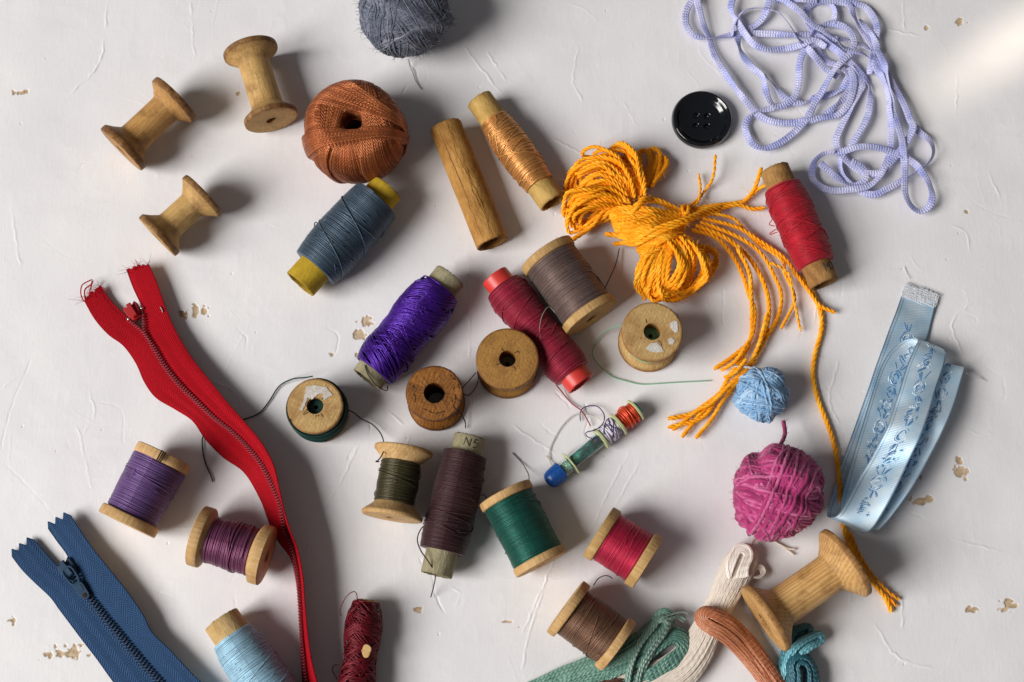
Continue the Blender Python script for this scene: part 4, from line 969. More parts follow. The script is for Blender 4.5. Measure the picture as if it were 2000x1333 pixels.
# ------------------------------------------------------------------ lilac cord
def cord():
    d4, d5, d6, p0 = conv(5.797, 1320, 0), conv(6.058, 1520, 0), conv(5.797, 1560, 200), lambda x: x
    runs = [
        d4([(250, -60), (150, 60), (110, 180), (125, 300), (200, 400), (330, 430), (450, 430), (620, 395), (760, 375), (900, 380), (1100, 388), (1300, 400), (1500, 398)]) + d5([(560, 440), (700, 470)]),
        d4([(225, -60), (262, 100), (310, 280), (370, 420), (420, 580), (490, 720), (590, 880), (690, 1020), (790, 1140), (890, 1260)]) + [(1486, 228), (1505, 237), (1537, 241), (1574, 237), (1604, 230), (1634, 226), (1655, 206), (1665, 182), (1668, 155), (1658, 132)],
        d4([(660, -60), (622, 80), (650, 180), (710, 270), (780, 380), (870, 490), (980, 550), (1100, 567), (1300, 545), (1420, 510)]) + d5([(420, 480), (560, 560)]),
        d4([(1060, -60), (1040, 80), (990, 200), (900, 290), (790, 340), (715, 390), (700, 450), (720, 540), (770, 650), (870, 770), (980, 870), (1010, 990), (1040, 1110), (1100, 1190), (1200, 1205), (1320, 1130), (1370, 1030), (1390, 900), (1400, 720), (1440, 600), (1500, 480)])
        + d5([(440, 365), (520, 310), (640, 285), (760, 310), (860, 390), (900, 500), (870, 620), (780, 700), (690, 800), (600, 930), (520, 1080), (430, 1220), (380, 1330)]) + [(1573, 236), (1550, 260), (1523, 280), (1496, 290), (1472, 283), (1459, 263), (1456, 243), (1469, 226), (1489, 216), (1512, 211)],
        d4([(640, 420), (650, 300), (700, 200), (780, 120), (880, 95), (960, 95), (1060, 110), (1150, 140), (1220, 200), (1290, 290), (1360, 400), (1430, 490)]),
        d5([(-60, -40), (60, 0), (150, 60), (260, 140), (330, 220), (420, 300), (560, 380), (680, 460), (770, 560), (880, 600), (1000, 640), (1090, 700)]),
        d5([(640, 280), (665, 200), (660, 110), (600, 40), (520, 20), (430, 35), (350, 90), (330, 190), (360, 290), (440, 400), (500, 450), (600, 530), (720, 620), (840, 730), (940, 830), (1040, 940), (1080, 1040), (1090, 1200)])
        + d6([(800, 60), (790, 130), (740, 250), (660, 380), (590, 500), (510, 580), (470, 660), (470, 760), (500, 850), (580, 930), (680, 1000), (780, 1040), (880, 1040), (980, 990), (1100, 930), (1220, 860), (1330, 790), (1440, 710), (1510, 620), (1520, 520), (1470, 420), (1380, 350), (1310, 280)]),
        d5([(300, -20), (450, 5), (580, 10), (750, 30), (900, 45), (1030, 90), (1120, 190), (1170, 320), (1155, 450), (1130, 600), (1110, 740), (1075, 880)]),
        d5([(800, 30), (860, 90), (890, 180), (960, 320), (1050, 450), (1120, 560), (1160, 640), (1220, 760), (1300, 900), (1390, 1060)]) + d6([(1150, -60), (1210, 60), (1260, 190), (1295, 275), (1260, 380), (1200, 480), (1120, 590), (1040, 680), (940, 790), (840, 808), (740, 798), (650, 750), (560, 680), (480, 590), (430, 490), (430, 400), (490, 260), (560, 120), (620, 0)]) + d5([(960, 1080), (1000, 1000), (930, 900), (850, 800)]),
        d5([(960, 230), (1050, 350), (1130, 470), (1170, 560), (1160, 680), (1150, 790), (1230, 920), (1280, 1060), (1310, 1200)]) + d6([(1020, 60), (1040, 200), (1050, 350), (1040, 500), (1010, 650), (960, 760), (900, 860), (800, 940), (700, 970), (560, 990), (400, 1000), (280, 970), (180, 900), (150, 790), (190, 660), (290, 580), (410, 570)]),
        d5([(1180, 600), (1260, 780), (1300, 980), (1330, 1160)]) + d6([(1060, 60), (1110, 220), (1170, 420), (1190, 600), (1200, 750), (1200, 900), (1210, 1050), (1270, 1170), (1370, 1240), (1470, 1190), (1510, 1080), (1480, 940), (1400, 800), (1320, 700), (1180, 610), (1040, 555), (900, 515), (780, 500), (650, 510), (520, 550), (410, 575)]),
        d6([(240, 690), (380, 810), (500, 900), (600, 940), (690, 930), (750, 870), (760, 800), (700, 720), (600, 665)]),
        d4([(1000, 850), (1140, 1000), (1220, 1100), (1300, 1150), (1400, 1165), (1540, 1140)]) + d5([(430, 1160), (600, 1120), (740, 1060), (810, 960), (840, 880), (780, 800), (700, 770)]),
        d5([(560, 1360), (600, 1330), (720, 1220), (800, 1130), (850, 1030), (860, 920), (800, 840), (720, 780), (600, 740), (520, 660), (430, 540), (390, 480)]),
        d5([(740, 460), (900, 500), (1000, 545), (1110, 600)]), d5([(340, 560), (440, 680), (540, 800), (620, 860), (720, 920)]), d5([(-60, 10), (200, -10), (460, 10)]),
    ]
    t = thing('ribbon_cord', 'tangled pale lilac flat knitted cord in the top right', 'cord', W(1630, 180))
    mb = MB(); g = rng(31)
    for i, rn in enumerate(runs):
        p = spline([(a, b_, 0) for a, b_ in rn], 3.0); N = len(p)
        base = 5 + 2.1 * (i % 6); z = base + 6 + wander(N, N / 22 + 3, 7, 40 + i)
        roll = wander(N, N / 16 + 3, 1.0, 70 + i); roll = (roll * .4 + 1.3 * roll ** 3); 
        if i == 4: roll = roll * .4 + 1.1
        hw, ht = 7.2, 1.15
        P = np.array([W(a, b_, h) for (a, b_, _), h in zip(p, z)])
        T = np.gradient(P, axis=0); T /= np.linalg.norm(T, axis=1, keepdims=True)
        S = np.cross(T, [0, 0, 1.0]); S /= np.linalg.norm(S, axis=1, keepdims=True); Uv = np.cross(S, T)
        Sx = S * np.cos(roll)[:, None] + Uv * np.sin(roll)[:, None]; Ux = Uv * np.cos(roll)[:, None] - S * np.sin(roll)[:, None]
        lift = np.maximum(0, hw * np.abs(np.sin(roll)) + 2 - P[:, 2]); P[:, 2] += lift
        rib = 1 + .10 * np.sin(np.arange(N) * 3.0 * 2 * math.pi / 9)
        K = 12; a = np.arange(K) / K * 2 * math.pi
        ca = np.sign(np.cos(a)) * np.abs(np.cos(a)) ** .7; sa = np.sign(np.sin(a)) * np.abs(np.sin(a)) ** .8
        V = P[:, None] + Sx[:, None] * (ca * hw)[None, :, None] + Ux[:, None] * (sa * ht)[None, :, None]
        idx = np.arange(N * K).reshape(N, K); q = np.stack([idx[:-1], np.roll(idx[:-1], -1, 1), np.roll(idx[1:], -1, 1), idx[1:]], -1)
        L = np.arange(N) * 3.0; uv = np.zeros(q.shape + (2,)); uv[..., 0, 0] = uv[..., 1, 0] = L[:-1, None]; uv[..., 2, 0] = uv[..., 3, 0] = L[1:, None]
        w = np.arange(K) * 3.4; uv[..., 0, 1] = uv[..., 3, 1] = w; uv[..., 1, 1] = uv[..., 2, 1] = w + 3.4
        mb.add(V, q, uv)
    m = NT('lilac_knit'); u, v = m.uv()
    h = m.math('ABSOLUTE', m.math('SINE', m.math('MULTIPLY', m.math('ADD', m.math('ADD', u, m.math('MULTIPLY', m.noise(m.px(), .09, 2), 3.0)), m.math('MULTIPLY', m.math('PINGPONG', v, 3.4), .5)), math.pi / 5.0)))
    h2 = m.math('ABSOLUTE', m.math('SINE', m.math('MULTIPLY', v, math.pi / 3.4)))
    hh = m.math('MULTIPLY', h, m.math('ADD', m.math('MULTIPLY', h2, .4), .6)); nz = m.noise(m.px(), .03, 3)
    base = m.ramp(nz, [(.35, lin('#a4abe2')), (.65, lin('#d6d6f4'))])
    m.link(m.mix(.34, base, m.ramp(hh, [(0, lin('#7480cc')), (.55, (1, 1, 1, 1))]), 'MULTIPLY'), 'Base Color'); m.link(m.bump(hh, 1.3, .8), 'Normal')
    m.set(Roughness=.42, Sheen_Weight=.15, Specular_IOR_Level=.5)
    mb.build('knitted_cord', m.m, t)
cord()

# ------------------------------------------------------------------ zips
def rows_spline(rows, n):
    """rows: (K, C, 3) control points -> (n, C, 3), evenly spaced along the middle column"""
    R = np.asarray(rows, float); K, C, _ = R.shape
    flat = spline(R.reshape(K, C * 3), 0.5) if False else None
    t = np.linspace(0, K - 1, n * 6); out = np.empty((len(t), C, 3))
    P = np.concatenate([[2 * R[0] - R[1]], R, [2 * R[-1] - R[-2]]])
    for k, x in enumerate(t):
        i = min(int(x), K - 2); f = x - i; a, b, c, d = P[i], P[i + 1], P[i + 2], P[i + 3]
        out[k] = 0.5 * (2 * b + (c - a) * f + (2 * a - 5 * b + 4 * c - d) * f ** 2 + (3 * b - a - 3 * c + d) * f ** 3)
    m = out[:, C // 2]; s = np.concatenate([[0], np.cumsum(np.linalg.norm(np.diff(m, axis=0), axis=1))]); x = np.linspace(0, s[-1], n)
    return np.stack([np.stack([np.interp(x, s, out[:, c, k]) for k in range(3)], 1) for c in range(C)], 1)

def zipper(label, rows, n, mats, coil_r, pitch, start, jag, slider, seed, thing_name='zipper', fray=None):
    """rows of (L, CL, CR, R) as photo points with heights; start = row fraction where the two halves join"""
    R = [[W(*p) for p in r] for r in rows]; G = rows_spline(R, n)
    t = thing(thing_name, label, 'zipper', np.array([*G[n // 3].mean(0)[:2], 0.])); g = rng(seed)
    wob = wander(n, n / 10, 1.2, seed)
    for side in (0, 1):
        a, b = (G[:, 0], G[:, 1]) if side == 0 else (G[:, 2], G[:, 3])
        M = 26; f = np.linspace(0, 1, M)[None, :, None]; S = a[:, None] * (1 - f) + b[:, None] * f
        bulge = np.sin(np.linspace(0, math.pi, M))[None, :] * (1.0 + wob[:, None] * .8); S[:, :, 2] += bulge
        # a folded bead along the tape's inner edge, a plain selvedge on the outer one
        e = np.linspace(0, 1, M); e = e if side == 0 else 1 - e
        S[:, :, 2] += (-np.exp(-((e - .93) / .06) ** 2) * 1.6)[None]
        if jag:
            d = S[0] - S[3]; d /= np.linalg.norm(d, axis=1, keepdims=True) + 1e-9; fall = np.exp(-np.arange(n) / 5.0)[:, None, None]
            if jag == 'pinked': j = np.abs(((np.linspace(0, 3, M) + .0) % 1) - .5) * -26 + 10
            else: j = wander(M, 14, 4, seed + side)
            S = S + d[None] * np.asarray(j)[None, :, None] * fall
        S[:, :, 2] = np.maximum(S[:, :, 2], 1.2)
        mb = MB(); sheet(mb, S, 2.2)
        if fray: fuzz(mb, S[0:2, ::2], 1, 46, 15, seed + side, r=.45)
        mb.build('tape', mats[0], t)
        # spiral of teeth on this side, only a row of wire loops
        C = (G[:, 1] if side == 0 else G[:, 2]); k0 = int(n * start)
        p = resample(C[k0:], .9); N = len(p); T = np.gradient(p, axis=0); T /= np.linalg.norm(T, axis=1, keepdims=True)
        acr = (G[:, 3] - G[:, 0])[k0:]; acr = resample(np.concatenate([acr], 1), n=N); acr /= np.linalg.norm(acr, axis=1, keepdims=True)
        nor = np.cross(acr, T); nor *= np.sign(nor[:, 2:3] + 1e-6); sg = -1 if side == 0 else 1
        ph = np.arange(N) * .9 / pitch * 2 * math.pi + side * math.pi
        q = p + acr * (sg * (coil_r * .55 + coil_r * .95 * np.cos(ph)))[:, None] + nor * (5.6 + 3.0 * np.sin(ph))[:, None]
        mt = MB(); tubes(mt, q, coil_r * .25, 5); mt.build('zip_teeth', mats[1], t)
    # slider
    k = int(n * slider['at']); o = (G[k, 1] + G[k, 2]) / 2; X = (G[k + 6, 1] + G[k + 6, 2] - G[k - 2, 1] - G[k - 2, 2]); X /= np.linalg.norm(X)
    Y = G[k, 3] - G[k, 0]; Y[2] *= .2; X[2] *= .3; X /= np.linalg.norm(X); Y -= np.dot(Y, X) * X; Y /= np.linalg.norm(Y); Z = np.cross(X, Y); Z *= np.sign(Z[2])
    if np.dot(np.cross(X, Y), Z) < 0: Y = -Y
    s = slider['size']
    def out(pts): return [(x * s, y * s) for x, y in pts]
    mb = MB()
    body = [(-19, -13), (-13, -16), (0, -15), (14, -11), (19, -9), (19, 9), (14, 11), (0, 15), (-13, 16), (-19, 13), (-14, 5), (-12, 0), (-14, -5)]
    prism(mb, out(body), 4, 10 * s, o, X, Y, Z, 2.0)
    prism(mb, out(body), -4, -1, o, X, Y, Z, .5)
    for x in (-15, 13):
        prism(mb, out([(x - 3, -5), (x + 3, -5), (x + 3, 5), (x - 3, 5)]), 8 * s, 17 * s, o, X, Y, Z, 1.2)
    prism(mb, out([(-16, -4.5), (15, -4.5), (15, 4.5), (-16, 4.5)]), 15 * s, 19 * s, o, X, Y, Z, 1.6)
    sl = mb.build('zip_slider', mats[2], t, sharp=40)
    if slider.get('tab'):
        d = math.radians(slider.get('turn', 0)); X2 = X * math.cos(d) + Y * math.sin(d); Y2 = np.cross(Z, X2); l, w = slider['tab']
        X3 = X2 * .985 - Z * slider.get('droop', .12); Z3 = np.cross(X3, Y2); Z3 *= np.sign(Z3[2])
        def oval(x0, x1, w0, w1, m=32):
            pts = []
            for a in np.linspace(0, 2 * math.pi, m, endpoint=False):
                ca, sa = math.cos(a), math.sin(a); ca = math.copysign(abs(ca) ** .6, ca); sa = math.copysign(abs(sa) ** .6, sa)
                x = (x0 + x1) / 2 + (x1 - x0) / 2 * ca; f = (x - x0) / (x1 - x0); pts.append((x, (w0 + (w1 - w0) * f) * sa))
            return pts
        o2 = o - X2 * 6 * s; zt = 20 * s; mp = MB()
        prism(mp, oval(0, l * .55, w, w * .86), zt - 5, zt, o2, X3, Y2, Z3, 1.2, oval(4, l * .48, w - 4, w * .55))
        prism(mp, oval(l * .50, l, w * .86, w * .66), zt - 5, zt, o2, X3, Y2, Z3, 1.2)
        prism(mp, oval(l * .56, l * .76, w * .5, w * .42), zt - 4, zt + .9, o2, X3, Y2, Z3, .6)
        mp.build('pull_tab', mats[2], sl, base=t['_b'], sharp=40)
        mh = MB(); prism(mh, oval(l * .82, l * .94, w * .34, w * .3), zt - 3, zt + .5, o2, X3, Y2, Z3, .1); mh.build('tab_hole', CRACK, sl, base=t['_b'])
    return t, G

z8, z2, z1 = conv(2.666, 140, 500), conv(2.704, 180, 840), conv(3.7756, 0, 980)
def zr(cv, pts, zs):
    q = cv(pts)
    if len(q) == 3: q = [q[0], q[1], q[1], q[2]]; zs = [zs[0], zs[1], zs[1], zs[2]]
    return [(a, b, z) for (a, b), z in zip(q, zs)]
red_rows = [zr(z8, [(65, 235), (150, 155), (285, 75), (400, 40)], [6, 12, 12, 22]), zr(z8, [(120, 330), (205, 235), (318, 165), (440, 130)], [3, 10, 12, 24]), zr(z8, [(190, 410), (290, 320), (370, 285), (490, 270)], [2, 10, 12, 25])]
for L, C, R, z in (((270, 470), (385, 400), (535, 375), 14), ((335, 560), (435, 480), (600, 490), 17), ((380, 660), (495, 580), (660, 575), 19), ((440, 740), (565, 668), (720, 650), 21), ((540, 800), (655, 755), (800, 750), 24),
                   ((630, 860), (745, 840), (870, 830), 28), ((700, 960), (840, 912), (940, 910), 32), ((790, 1050), (920, 990), (1000, 990), 35), ((900, 1130), (1000, 1090), (1052, 1092), 40)): red_rows.append(zr(z8, [L, C, R], [2, z, z * 1.85]))
for L, C, R, z in (((890, 370), (965, 300), (990, 320), 42), ((935, 490), (1005, 400), (1015, 430), 43), ((985, 590), (1030, 520), (1046, 530), 42), ((1050, 680), (1068, 620), (1085, 630), 40), ((1078, 800), (1098, 760), (1112, 770), 38),
                   ((1092, 920), (1110, 900), (1122, 900), 38), ((1100, 1060), (1118, 1050), (1135, 1050), 38), ((1105, 1200), (1130, 1190), (1155, 1200), 36), ((1112, 1340), (1145, 1340), (1190, 1345), 34), ((1125, 1450), (1165, 1450), (1225, 1450), 30)): red_rows.append(zr(z2, [L, C, R], [2, z, z * 1.85]))
RED = [weave_mat('red_twill_tape', '#ae0418', 5.0, 4.0, .8, .3, 'twill', .0, 1.4, .15, .5), plain('dark_red_teeth', '#8c2430', .45), plain('red_enamel', '#a80f18', .45)]
tz, Gz = zipper('long red zipper with frayed ends curving down from the left to the bottom edge', red_rows, 300, RED, 4.4, 5.6, .105, 'frayed', dict(at=.092, size=.92, tab=None), 61, fray=True)
tail(tz, 'frayed_thread', [(164, 590, 8), (158, 575, 10), (160, 558, 14), (172, 550, 16), (181, 546, 16)], 1.3, RED[0]); tail(tz, 'frayed_thread', [(166, 586, 8), (166, 566, 14), (178, 556, 16), (180, 548, 15)], 1.5, RED[0]); tail(tz, 'frayed_thread', [(174, 574, 8), (178, 560, 16), (182, 547, 18)], 1.2, RED[0])
mb = MB(); tubes(mb, spline(WP([(312, 600, 26), (316, 604, 27), (318, 611, 27)]), 1), 1.3, 5, True)
mb.build('end_stop', plain('pale_metal', '#b9b2ac', .3, 1.0), tz)
mb = MB(); tubes(mb, spline(WP([(248, 622, 16), (251, 624, 19), (254, 620, 16)]), 1), 2.2, 6, True); tubes(mb, spline(WP([(273, 600, 18), (277, 603, 20), (280, 601, 18)]), 1), 2.0, 6, True)
mb.build('end_stop', plain('bright_metal', '#d8d4d0', .25, 1.0), tz)
blue_rows = [zr(z1, [(82, 398), (247, 272), (347, 192), (517, 92)], [5, 9, 14, 22]), zr(z1, [(160, 500), (330, 375), (420, 295), (592, 212)], [3, 10, 14, 26]), zr(z1, [(250, 592), (425, 475), (498, 405), (682, 342)], [2, 11, 13, 28])]
for L, C, R in (((370, 705), (580, 590), (770, 450)), ((440, 800), (690, 740), (850, 550)), ((530, 920), (800, 880), (960, 690)), ((620, 1040), (900, 1000), (1060, 840)), ((720, 1170), (1000, 1120), (1120, 960)), ((820, 1310), (1100, 1235), (1250, 1090)),
                ((905, 1420), (1200, 1345), (1390, 1240)), ((1000, 1550), (1300, 1460), (1510, 1360)), ((1100, 1700), (1400, 1590), (1640, 1500))): blue_rows.append(zr(z1, [L, C, R], [2, 14, 30]))
BLU = [weave_mat('denim_blue_tape', '#32527a', 5.6, 4.6, .75, .3, 'twill', .0, 1.8, .2, .7), plain('navy_teeth', '#1a3654', .5), plain('navy_enamel', '#1d3c58', .5, 0, 0, .3)]
zipper('denim blue zipper with a pull tab and pinked ends in the bottom left corner', blue_rows, 220, BLU, 5.6, 7.0, .215, 'pinked', dict(at=.20, size=1.0, tab=(74, 12.5), turn=-4, droop=.10), 62)

# ------------------------------------------------------------------ pale blue jacquard ribbon
def jacquard():
    cv = conv(2.468, 1580, 520)
    rows = [((452, 128), (612, 182), 3), ((400, 270), (575, 335), 4), ((328, 465), (500, 530), 5), ((240, 722), (412, 785), 5), ((160, 942), (335, 1003), 6), ((105, 1120), (275, 1180), 8), ((90, 1175), (248, 1246), 13), ((88, 1205), (248, 1280), 24),
            ((108, 1212), (266, 1286), 38), ((150, 1185), (316, 1252), 47), ((235, 1040), (430, 1050), 52), ((330, 870), (520, 855), 54), ((412, 680), (594, 655), 53), ((465, 500), (640, 505), 50), ((506, 395), (655, 440), 46), ((520, 364), (652, 416), 37),
            ((500, 348), (630, 400), 27), ((430, 375), (575, 440), 21), ((345, 490), (500, 560), 19), ((250, 790), (410, 850), 17), ((165, 1090), (325, 1140), 16), ((150, 1180), (305, 1230), 18), ((165, 1215), (320, 1268), 26), ((215, 1215), (358, 1258), 32),
            ((330, 1080), (475, 1100), 35), ((430, 900), (585, 918), 36), ((540, 660), (690, 685), 36), ((600, 495), (748, 510), 36), ((606, 462), (752, 490), 29), ((590, 470), (735, 500), 18), ((560, 560), (700, 600), 12)]
    R = []
    for a, b, z in rows:
        (p, q) = cv([a, b]); k = np.clip((b[1] - 560) / 300, 0, 1) * (1 if z > 30 else 0) * (1 if b[1] < 1240 else .3); zl, zr_ = max(2, z - 13 * k), z + (26 if z > 40 else 20) * k; R.append([W(*p, zl), (W(*p, zl) + W(*q, zr_)) / 2, W(*q, zr_)])
    G = rows_spline(R, 420); t = thing('folded_ribbon', 'pale blue satin ribbon woven with flowers, folded over on itself', 'ribbon', np.array([*G[200, 1][:2], 0.]))
    M = 20; f = np.linspace(0, 1, M)[None, :, None]; S = G[:, :1] * (1 - f) + G[:, 2:] * f
    wv = wander(420, 50, 2.6, 9); wv2 = wander(420, 44, 3.2, 10); x = np.linspace(-1, 1, M)
    S[:, :, 2] += wv[:, None] * (1 - x[None] ** 2) + wv2[:, None] * x[None]
    S[:, :, 2] += ((wander(420, 30, 4.0, 21) + 3.6 * np.sin(np.arange(420) / 6.5)) * np.clip((S[:, 10, 2] - 14) / 20, 0.15, 1))[:, None]
    S[:, :, 2] = np.maximum(S[:, :, 2], 1)
    mb = MB(); sheet(mb, S, 1.0)
    m = NT('satin_ribbon'); u, v = m.uv(); w_ = 70.0
    rib = m.math('ABSOLUTE', m.math('SINE', m.math('MULTIPLY', m.math('ADD', u, m.math('MULTIPLY', v, .35)), math.pi / 3.4)))
    fine = m.math('ABSOLUTE', m.math('SINE', m.math('MULTIPLY', m.math('SUBTRACT', u, m.math('MULTIPLY', v, 1.0)), math.pi / 2.6)))
    ed = m.math('ABSOLUTE', m.math('SUBTRACT', v, 34.0)); line = m.math('LESS_THAN', m.math('ABSOLUTE', m.math('SUBTRACT', ed, 28.0)), 1.1)
    hh = m.math('MULTIPLY', rib, m.math('ADD', m.math('MULTIPLY', fine, .5), .5)); nz = m.noise(m.px(), .02, 3)
    base = m.ramp(nz, [(.35, lin('#bcdff6')), (.65, lin('#e0f1fb'))]); base = m.mix(.5, base, m.ramp(hh, [(0, .45), (.6, 1.0)]), 'MULTIPLY'); base = m.mix(m.math('MULTIPLY', line, .5), base, lin('#5d8fb8'))
    m.link(base, 'Base Color'); m.link(m.bump(hh, .5, .35), 'Normal'); m.set(Roughness=.56, Specular_IOR_Level=.6, Metallic=.7)
    mb.build('ribbon_band', m.m, t)
    # woven flowers: little stitches lying on the cloth
    dark = MB(); pale = MB(); g = rng(8)
    def surf(i, y): # point on the ribbon: row index, across 0..1
        i = np.clip(np.asarray(i, float), 0, 418.9); k = i.astype(int); fr = (i - k)[:, None]; yy = np.clip(np.asarray(y, float), 0, .999) * (M - 1); j = yy.astype(int); fy = (yy - j)[:, None]
        p = (S[k, j] * (1 - fy) + S[k, np.minimum(j + 1, M - 1)] * fy) * (1 - fr) + (S[k + 1, j] * (1 - fy) + S[k + 1, np.minimum(j + 1, M - 1)] * fy) * fr; return p
    Ls = np.linalg.norm(np.diff(G[:, 1], axis=0), axis=1).mean()
    def stroke(mbx, i0, pts, r=.95, up=1):
        q = spline([(a, b, 0) for a, b in pts], 1.5); p = surf(i0 + q[:, 0] / Ls, .5 + q[:, 1] / 68.0)
        k = int(np.clip(i0, 1, 417)); n = np.cross(S[k + 1, 10] - S[k - 1, 10], S[k, 14] - S[k, 6]); n /= np.linalg.norm(n); n *= up * np.sign(n[2]) if abs(n[2]) > .3 else 1
        tubes(mbx, p + n * .9, r, 4, True)
    def rosette(i0, up=1):
        for k in range(26):
            a0 = g.uniform(0, 6.28); q = g.uniform(.15, 1.0); rx, ry = 3 + 15 * q, 2 + 11.5 * q
            th = np.linspace(a0, a0 + g.uniform(.35, .9) / max(.4, q), 6); stroke(dark if g.random() < .6 else pale, i0, [(rx * math.cos(a) + g.normal() * .5, ry * math.sin(a)) for a in th], .75, up)
        for sg in (-1, 1):
            for k in range(4):
                y = g.uniform(-9, 9); stroke(dark, i0, [(sg * 18, y * .6), (sg * (24 + 2 * k), y * 1.3), (sg * (28 + 2 * k), y * 1.7)], 0.85, up)
    def sprig(i0, up=1):
        for k in range(15):
            x, y = g.uniform(-20, 20), g.uniform(-13, 13); a = g.uniform(0, 6.28)
            for h in range(3): a2 = a + h * .9; stroke(dark if k % 2 else pale, i0, [(x, y), (x + 3 * math.cos(a2), y + 2.6 * math.sin(a2)), (x + 6 * math.cos(a2 + .3), y + 5 * math.sin(a2 + .3))], .75, up)
        for k in range(5):
            x = g.uniform(-18, 18); stroke(dark, i0, [(x, -9 + g.uniform(-3, 3)), (x + 5, -4), (x + 8, 2)], .9, up)
    i = 22; n = 0
    while i < 415:
        (rosette if n % 2 == 0 else sprig)(i); i += 52 / Ls * 1.0 if n % 2 else 50 / Ls; n += 1
    dark.build('woven_flowers', thread_mat('flower_thread_dark', '#5688b4', .45, .1, .3), t); pale.build('woven_flowers', thread_mat('flower_thread_pale', '#dcebf6', .4, .1, .2), t)
    fr = MB(); g2 = rng(3); d = S[0, 10] - S[6, 10]; d /= np.linalg.norm(d); sd = S[0, -1] - S[0, 0]; wl = np.linalg.norm(sd); sd /= wl; o0 = S[0, 0] - d * 9
    wt = thread_mat('white_fray', '#dfe3e8', .6, .3, .15)
    for k in range(46):              # weft threads, loosened, and the bare warp ends
        y = k * .62; x0, x1 = g2.uniform(-2, 3), wl + g2.uniform(-4, 2); xs = np.linspace(x0, x1, 7)
        P = o0 + sd * xs[:, None] + d * (y + g2.normal(size=7) * 1.3)[:, None]; P[:, 2] = 4.5 + g2.uniform(0, 2.5, 7); tubes(fr, spline(P, 2.5), .62, 4)
    for k in range(75):
        x = g2.uniform(0, wl); l = g2.uniform(24, 33); P = np.array([o0 + sd * (x + g2.normal() * 1.2) + d * l * q for q in np.linspace(0, 1, 5)]) + sd * np.array([0, 0, 0, 1, 3])[:, None] * g2.normal() * 1.2
        P[:, 2] = 4.2 + g2.uniform(0, 2.5, 5); tubes(fr, spline(P, 2.5), .6, 4, True)
    fr.build('frayed_end', wt, t)
    for pl in ([(1886, 728, 26), (1900, 732, 14), (1914, 738, 6), (1926, 746, 3)], [(1886, 730, 26), (1905, 738, 10), (1922, 743, 4)], [(1776, 546, 4), (1771, 535, 2), (1766, 520, 1)]): m2 = MB(); tubes(m2, spline(WP(pl), 2), .55, 4, True); m2.build('loose_thread', wt, t)
jacquard()

# ------------------------------------------------------------------ embroidery floss skeins
def hank(mb, st, n, r, seed, tip=True, a0=.06, twist=0.0, wob=1.0):
    """strands that run along stations (u, v, z, half width, half height), and turn back at the last one"""
    g = rng(seed); C = np.array([[*W(u, v, z), a, b] for u, v, z, a, b in st]); C = spline(C, 3.0); N = len(C)
    c, hw, hh = C[:, :3], C[:, 3], C[:, 4]; T = np.gradient(c, axis=0); T /= np.linalg.norm(T, axis=1, keepdims=True)
    S = np.cross(T, [0, 0, 1.0]); S /= np.linalg.norm(S, axis=1, keepdims=True); V = np.cross(S, T); x = np.arange(N)
    for k in range(n):
        while True:
            a, b = g.uniform(-.3 if tip and a0 < .1 else (a0 if tip else -1), 1), g.uniform(-1, 1)
            if a * a + b * b < 1: break
        if g.random() < .55: q = math.hypot(a, b); a, b = a / max(q, .3) * .97, abs(b / max(q, .3) * .97)
        w1 = wander(N, N / 14 + 3, wob, seed * 99 + k, 2); w2 = wander(N, N / 14 + 3, wob, seed * 77 + k, 2); tw = twist * x
        def leg(sa, w): 
            aa = sa * np.cos(tw) - b * np.sin(tw) * .0; return c + S * (aa * hw + w[:, 0])[:, None] + V * (b * hh + w[:, 1])[:, None]
        if tip:
            th = np.linspace(0, math.pi, 12)[1:-1]; ra = max(abs(a), a0) * hw[-1] * (1 if a >= 0 else -1)
            arc = c[-1] + np.cos(th)[:, None] * S[-1] * ra + np.sin(th)[:, None] * T[-1] * ra * 1.15 + V[-1] * b * hh[-1]
            w1[-6:] *= np.linspace(1, 0, 6)[:, None]; w2[-6:] *= np.linspace(1, 0, 6)[:, None]
            P = np.concatenate([leg(a, w1), arc, leg(-a, w2)[::-1]])
        else: P = leg(a, w1)
        P[:, 2] = np.maximum(P[:, 2], r); tubes(mb, P, r * g.uniform(.9, 1.1), 6)
f7, f6 = conv(3.777, 1300, 980), conv(3.5725, 1040, 960)
def fl(cv, pts): return [(cv([(p[0], p[1])])[0]) + tuple(p[2:]) for p in pts]
FL = lambda n, c, alt, v=.3, tw=9.0, bp=.5, pd=.5: thread_mat(n, c, .40, .1, v, tw, .6, 2, bp, alt=lin(alt), tonew=.75, ply_dark=pd)
mc = FL('cream_floss', '#f2e5d6', '#f9f2ea', .14, 14.0, .12, .84)
tc_ = thing('floss_skein', 'cream floss skein looped at its top, crossed by the terracotta one', 'embroidery floss', W(1395, 1220), 'embroidery floss skeins')
mb = MB(); hank(mb, fl(f7, [(-330, 1420, 14, 34, 10), (-80, 1340, 16, 36, 12), (90, 1250, 17, 35, 13), (210, 1120, 19, 31, 14), (310, 940, 20, 26, 15), (400, 760, 21, 24, 16), (480, 600, 21, 28, 16), (545, 470, 21, 30, 15), (568, 430, 21, 28, 14)]), 150, 1.9, 71, wob=1.5)
for k in range(7): hank(mb, fl(f7, [(500 + 6 * k, 560, 40, 6 + 2 * k, 2), (530, 470, 42, 6 + 2.4 * k, 2), (560, 400, 40, 6 + 2.4 * k, 2)]), 2, 2.2, 170 + k, a0=.8, wob=.3)
mb.build('floss_strands', mc, tc_)
mb = MB()
for k in range(5): tubes(mb, spline(WP(f7([(640 + 3 * k, 560, 20), (700, 560 - 4 * k, 16), (735 - 8 * k, 520, 14), (715 - 6 * k, 475 + 6 * k, 14), (670, 470 + 8 * k, 18), (640, 500, 22)])), 2), 1.9, 6, True)
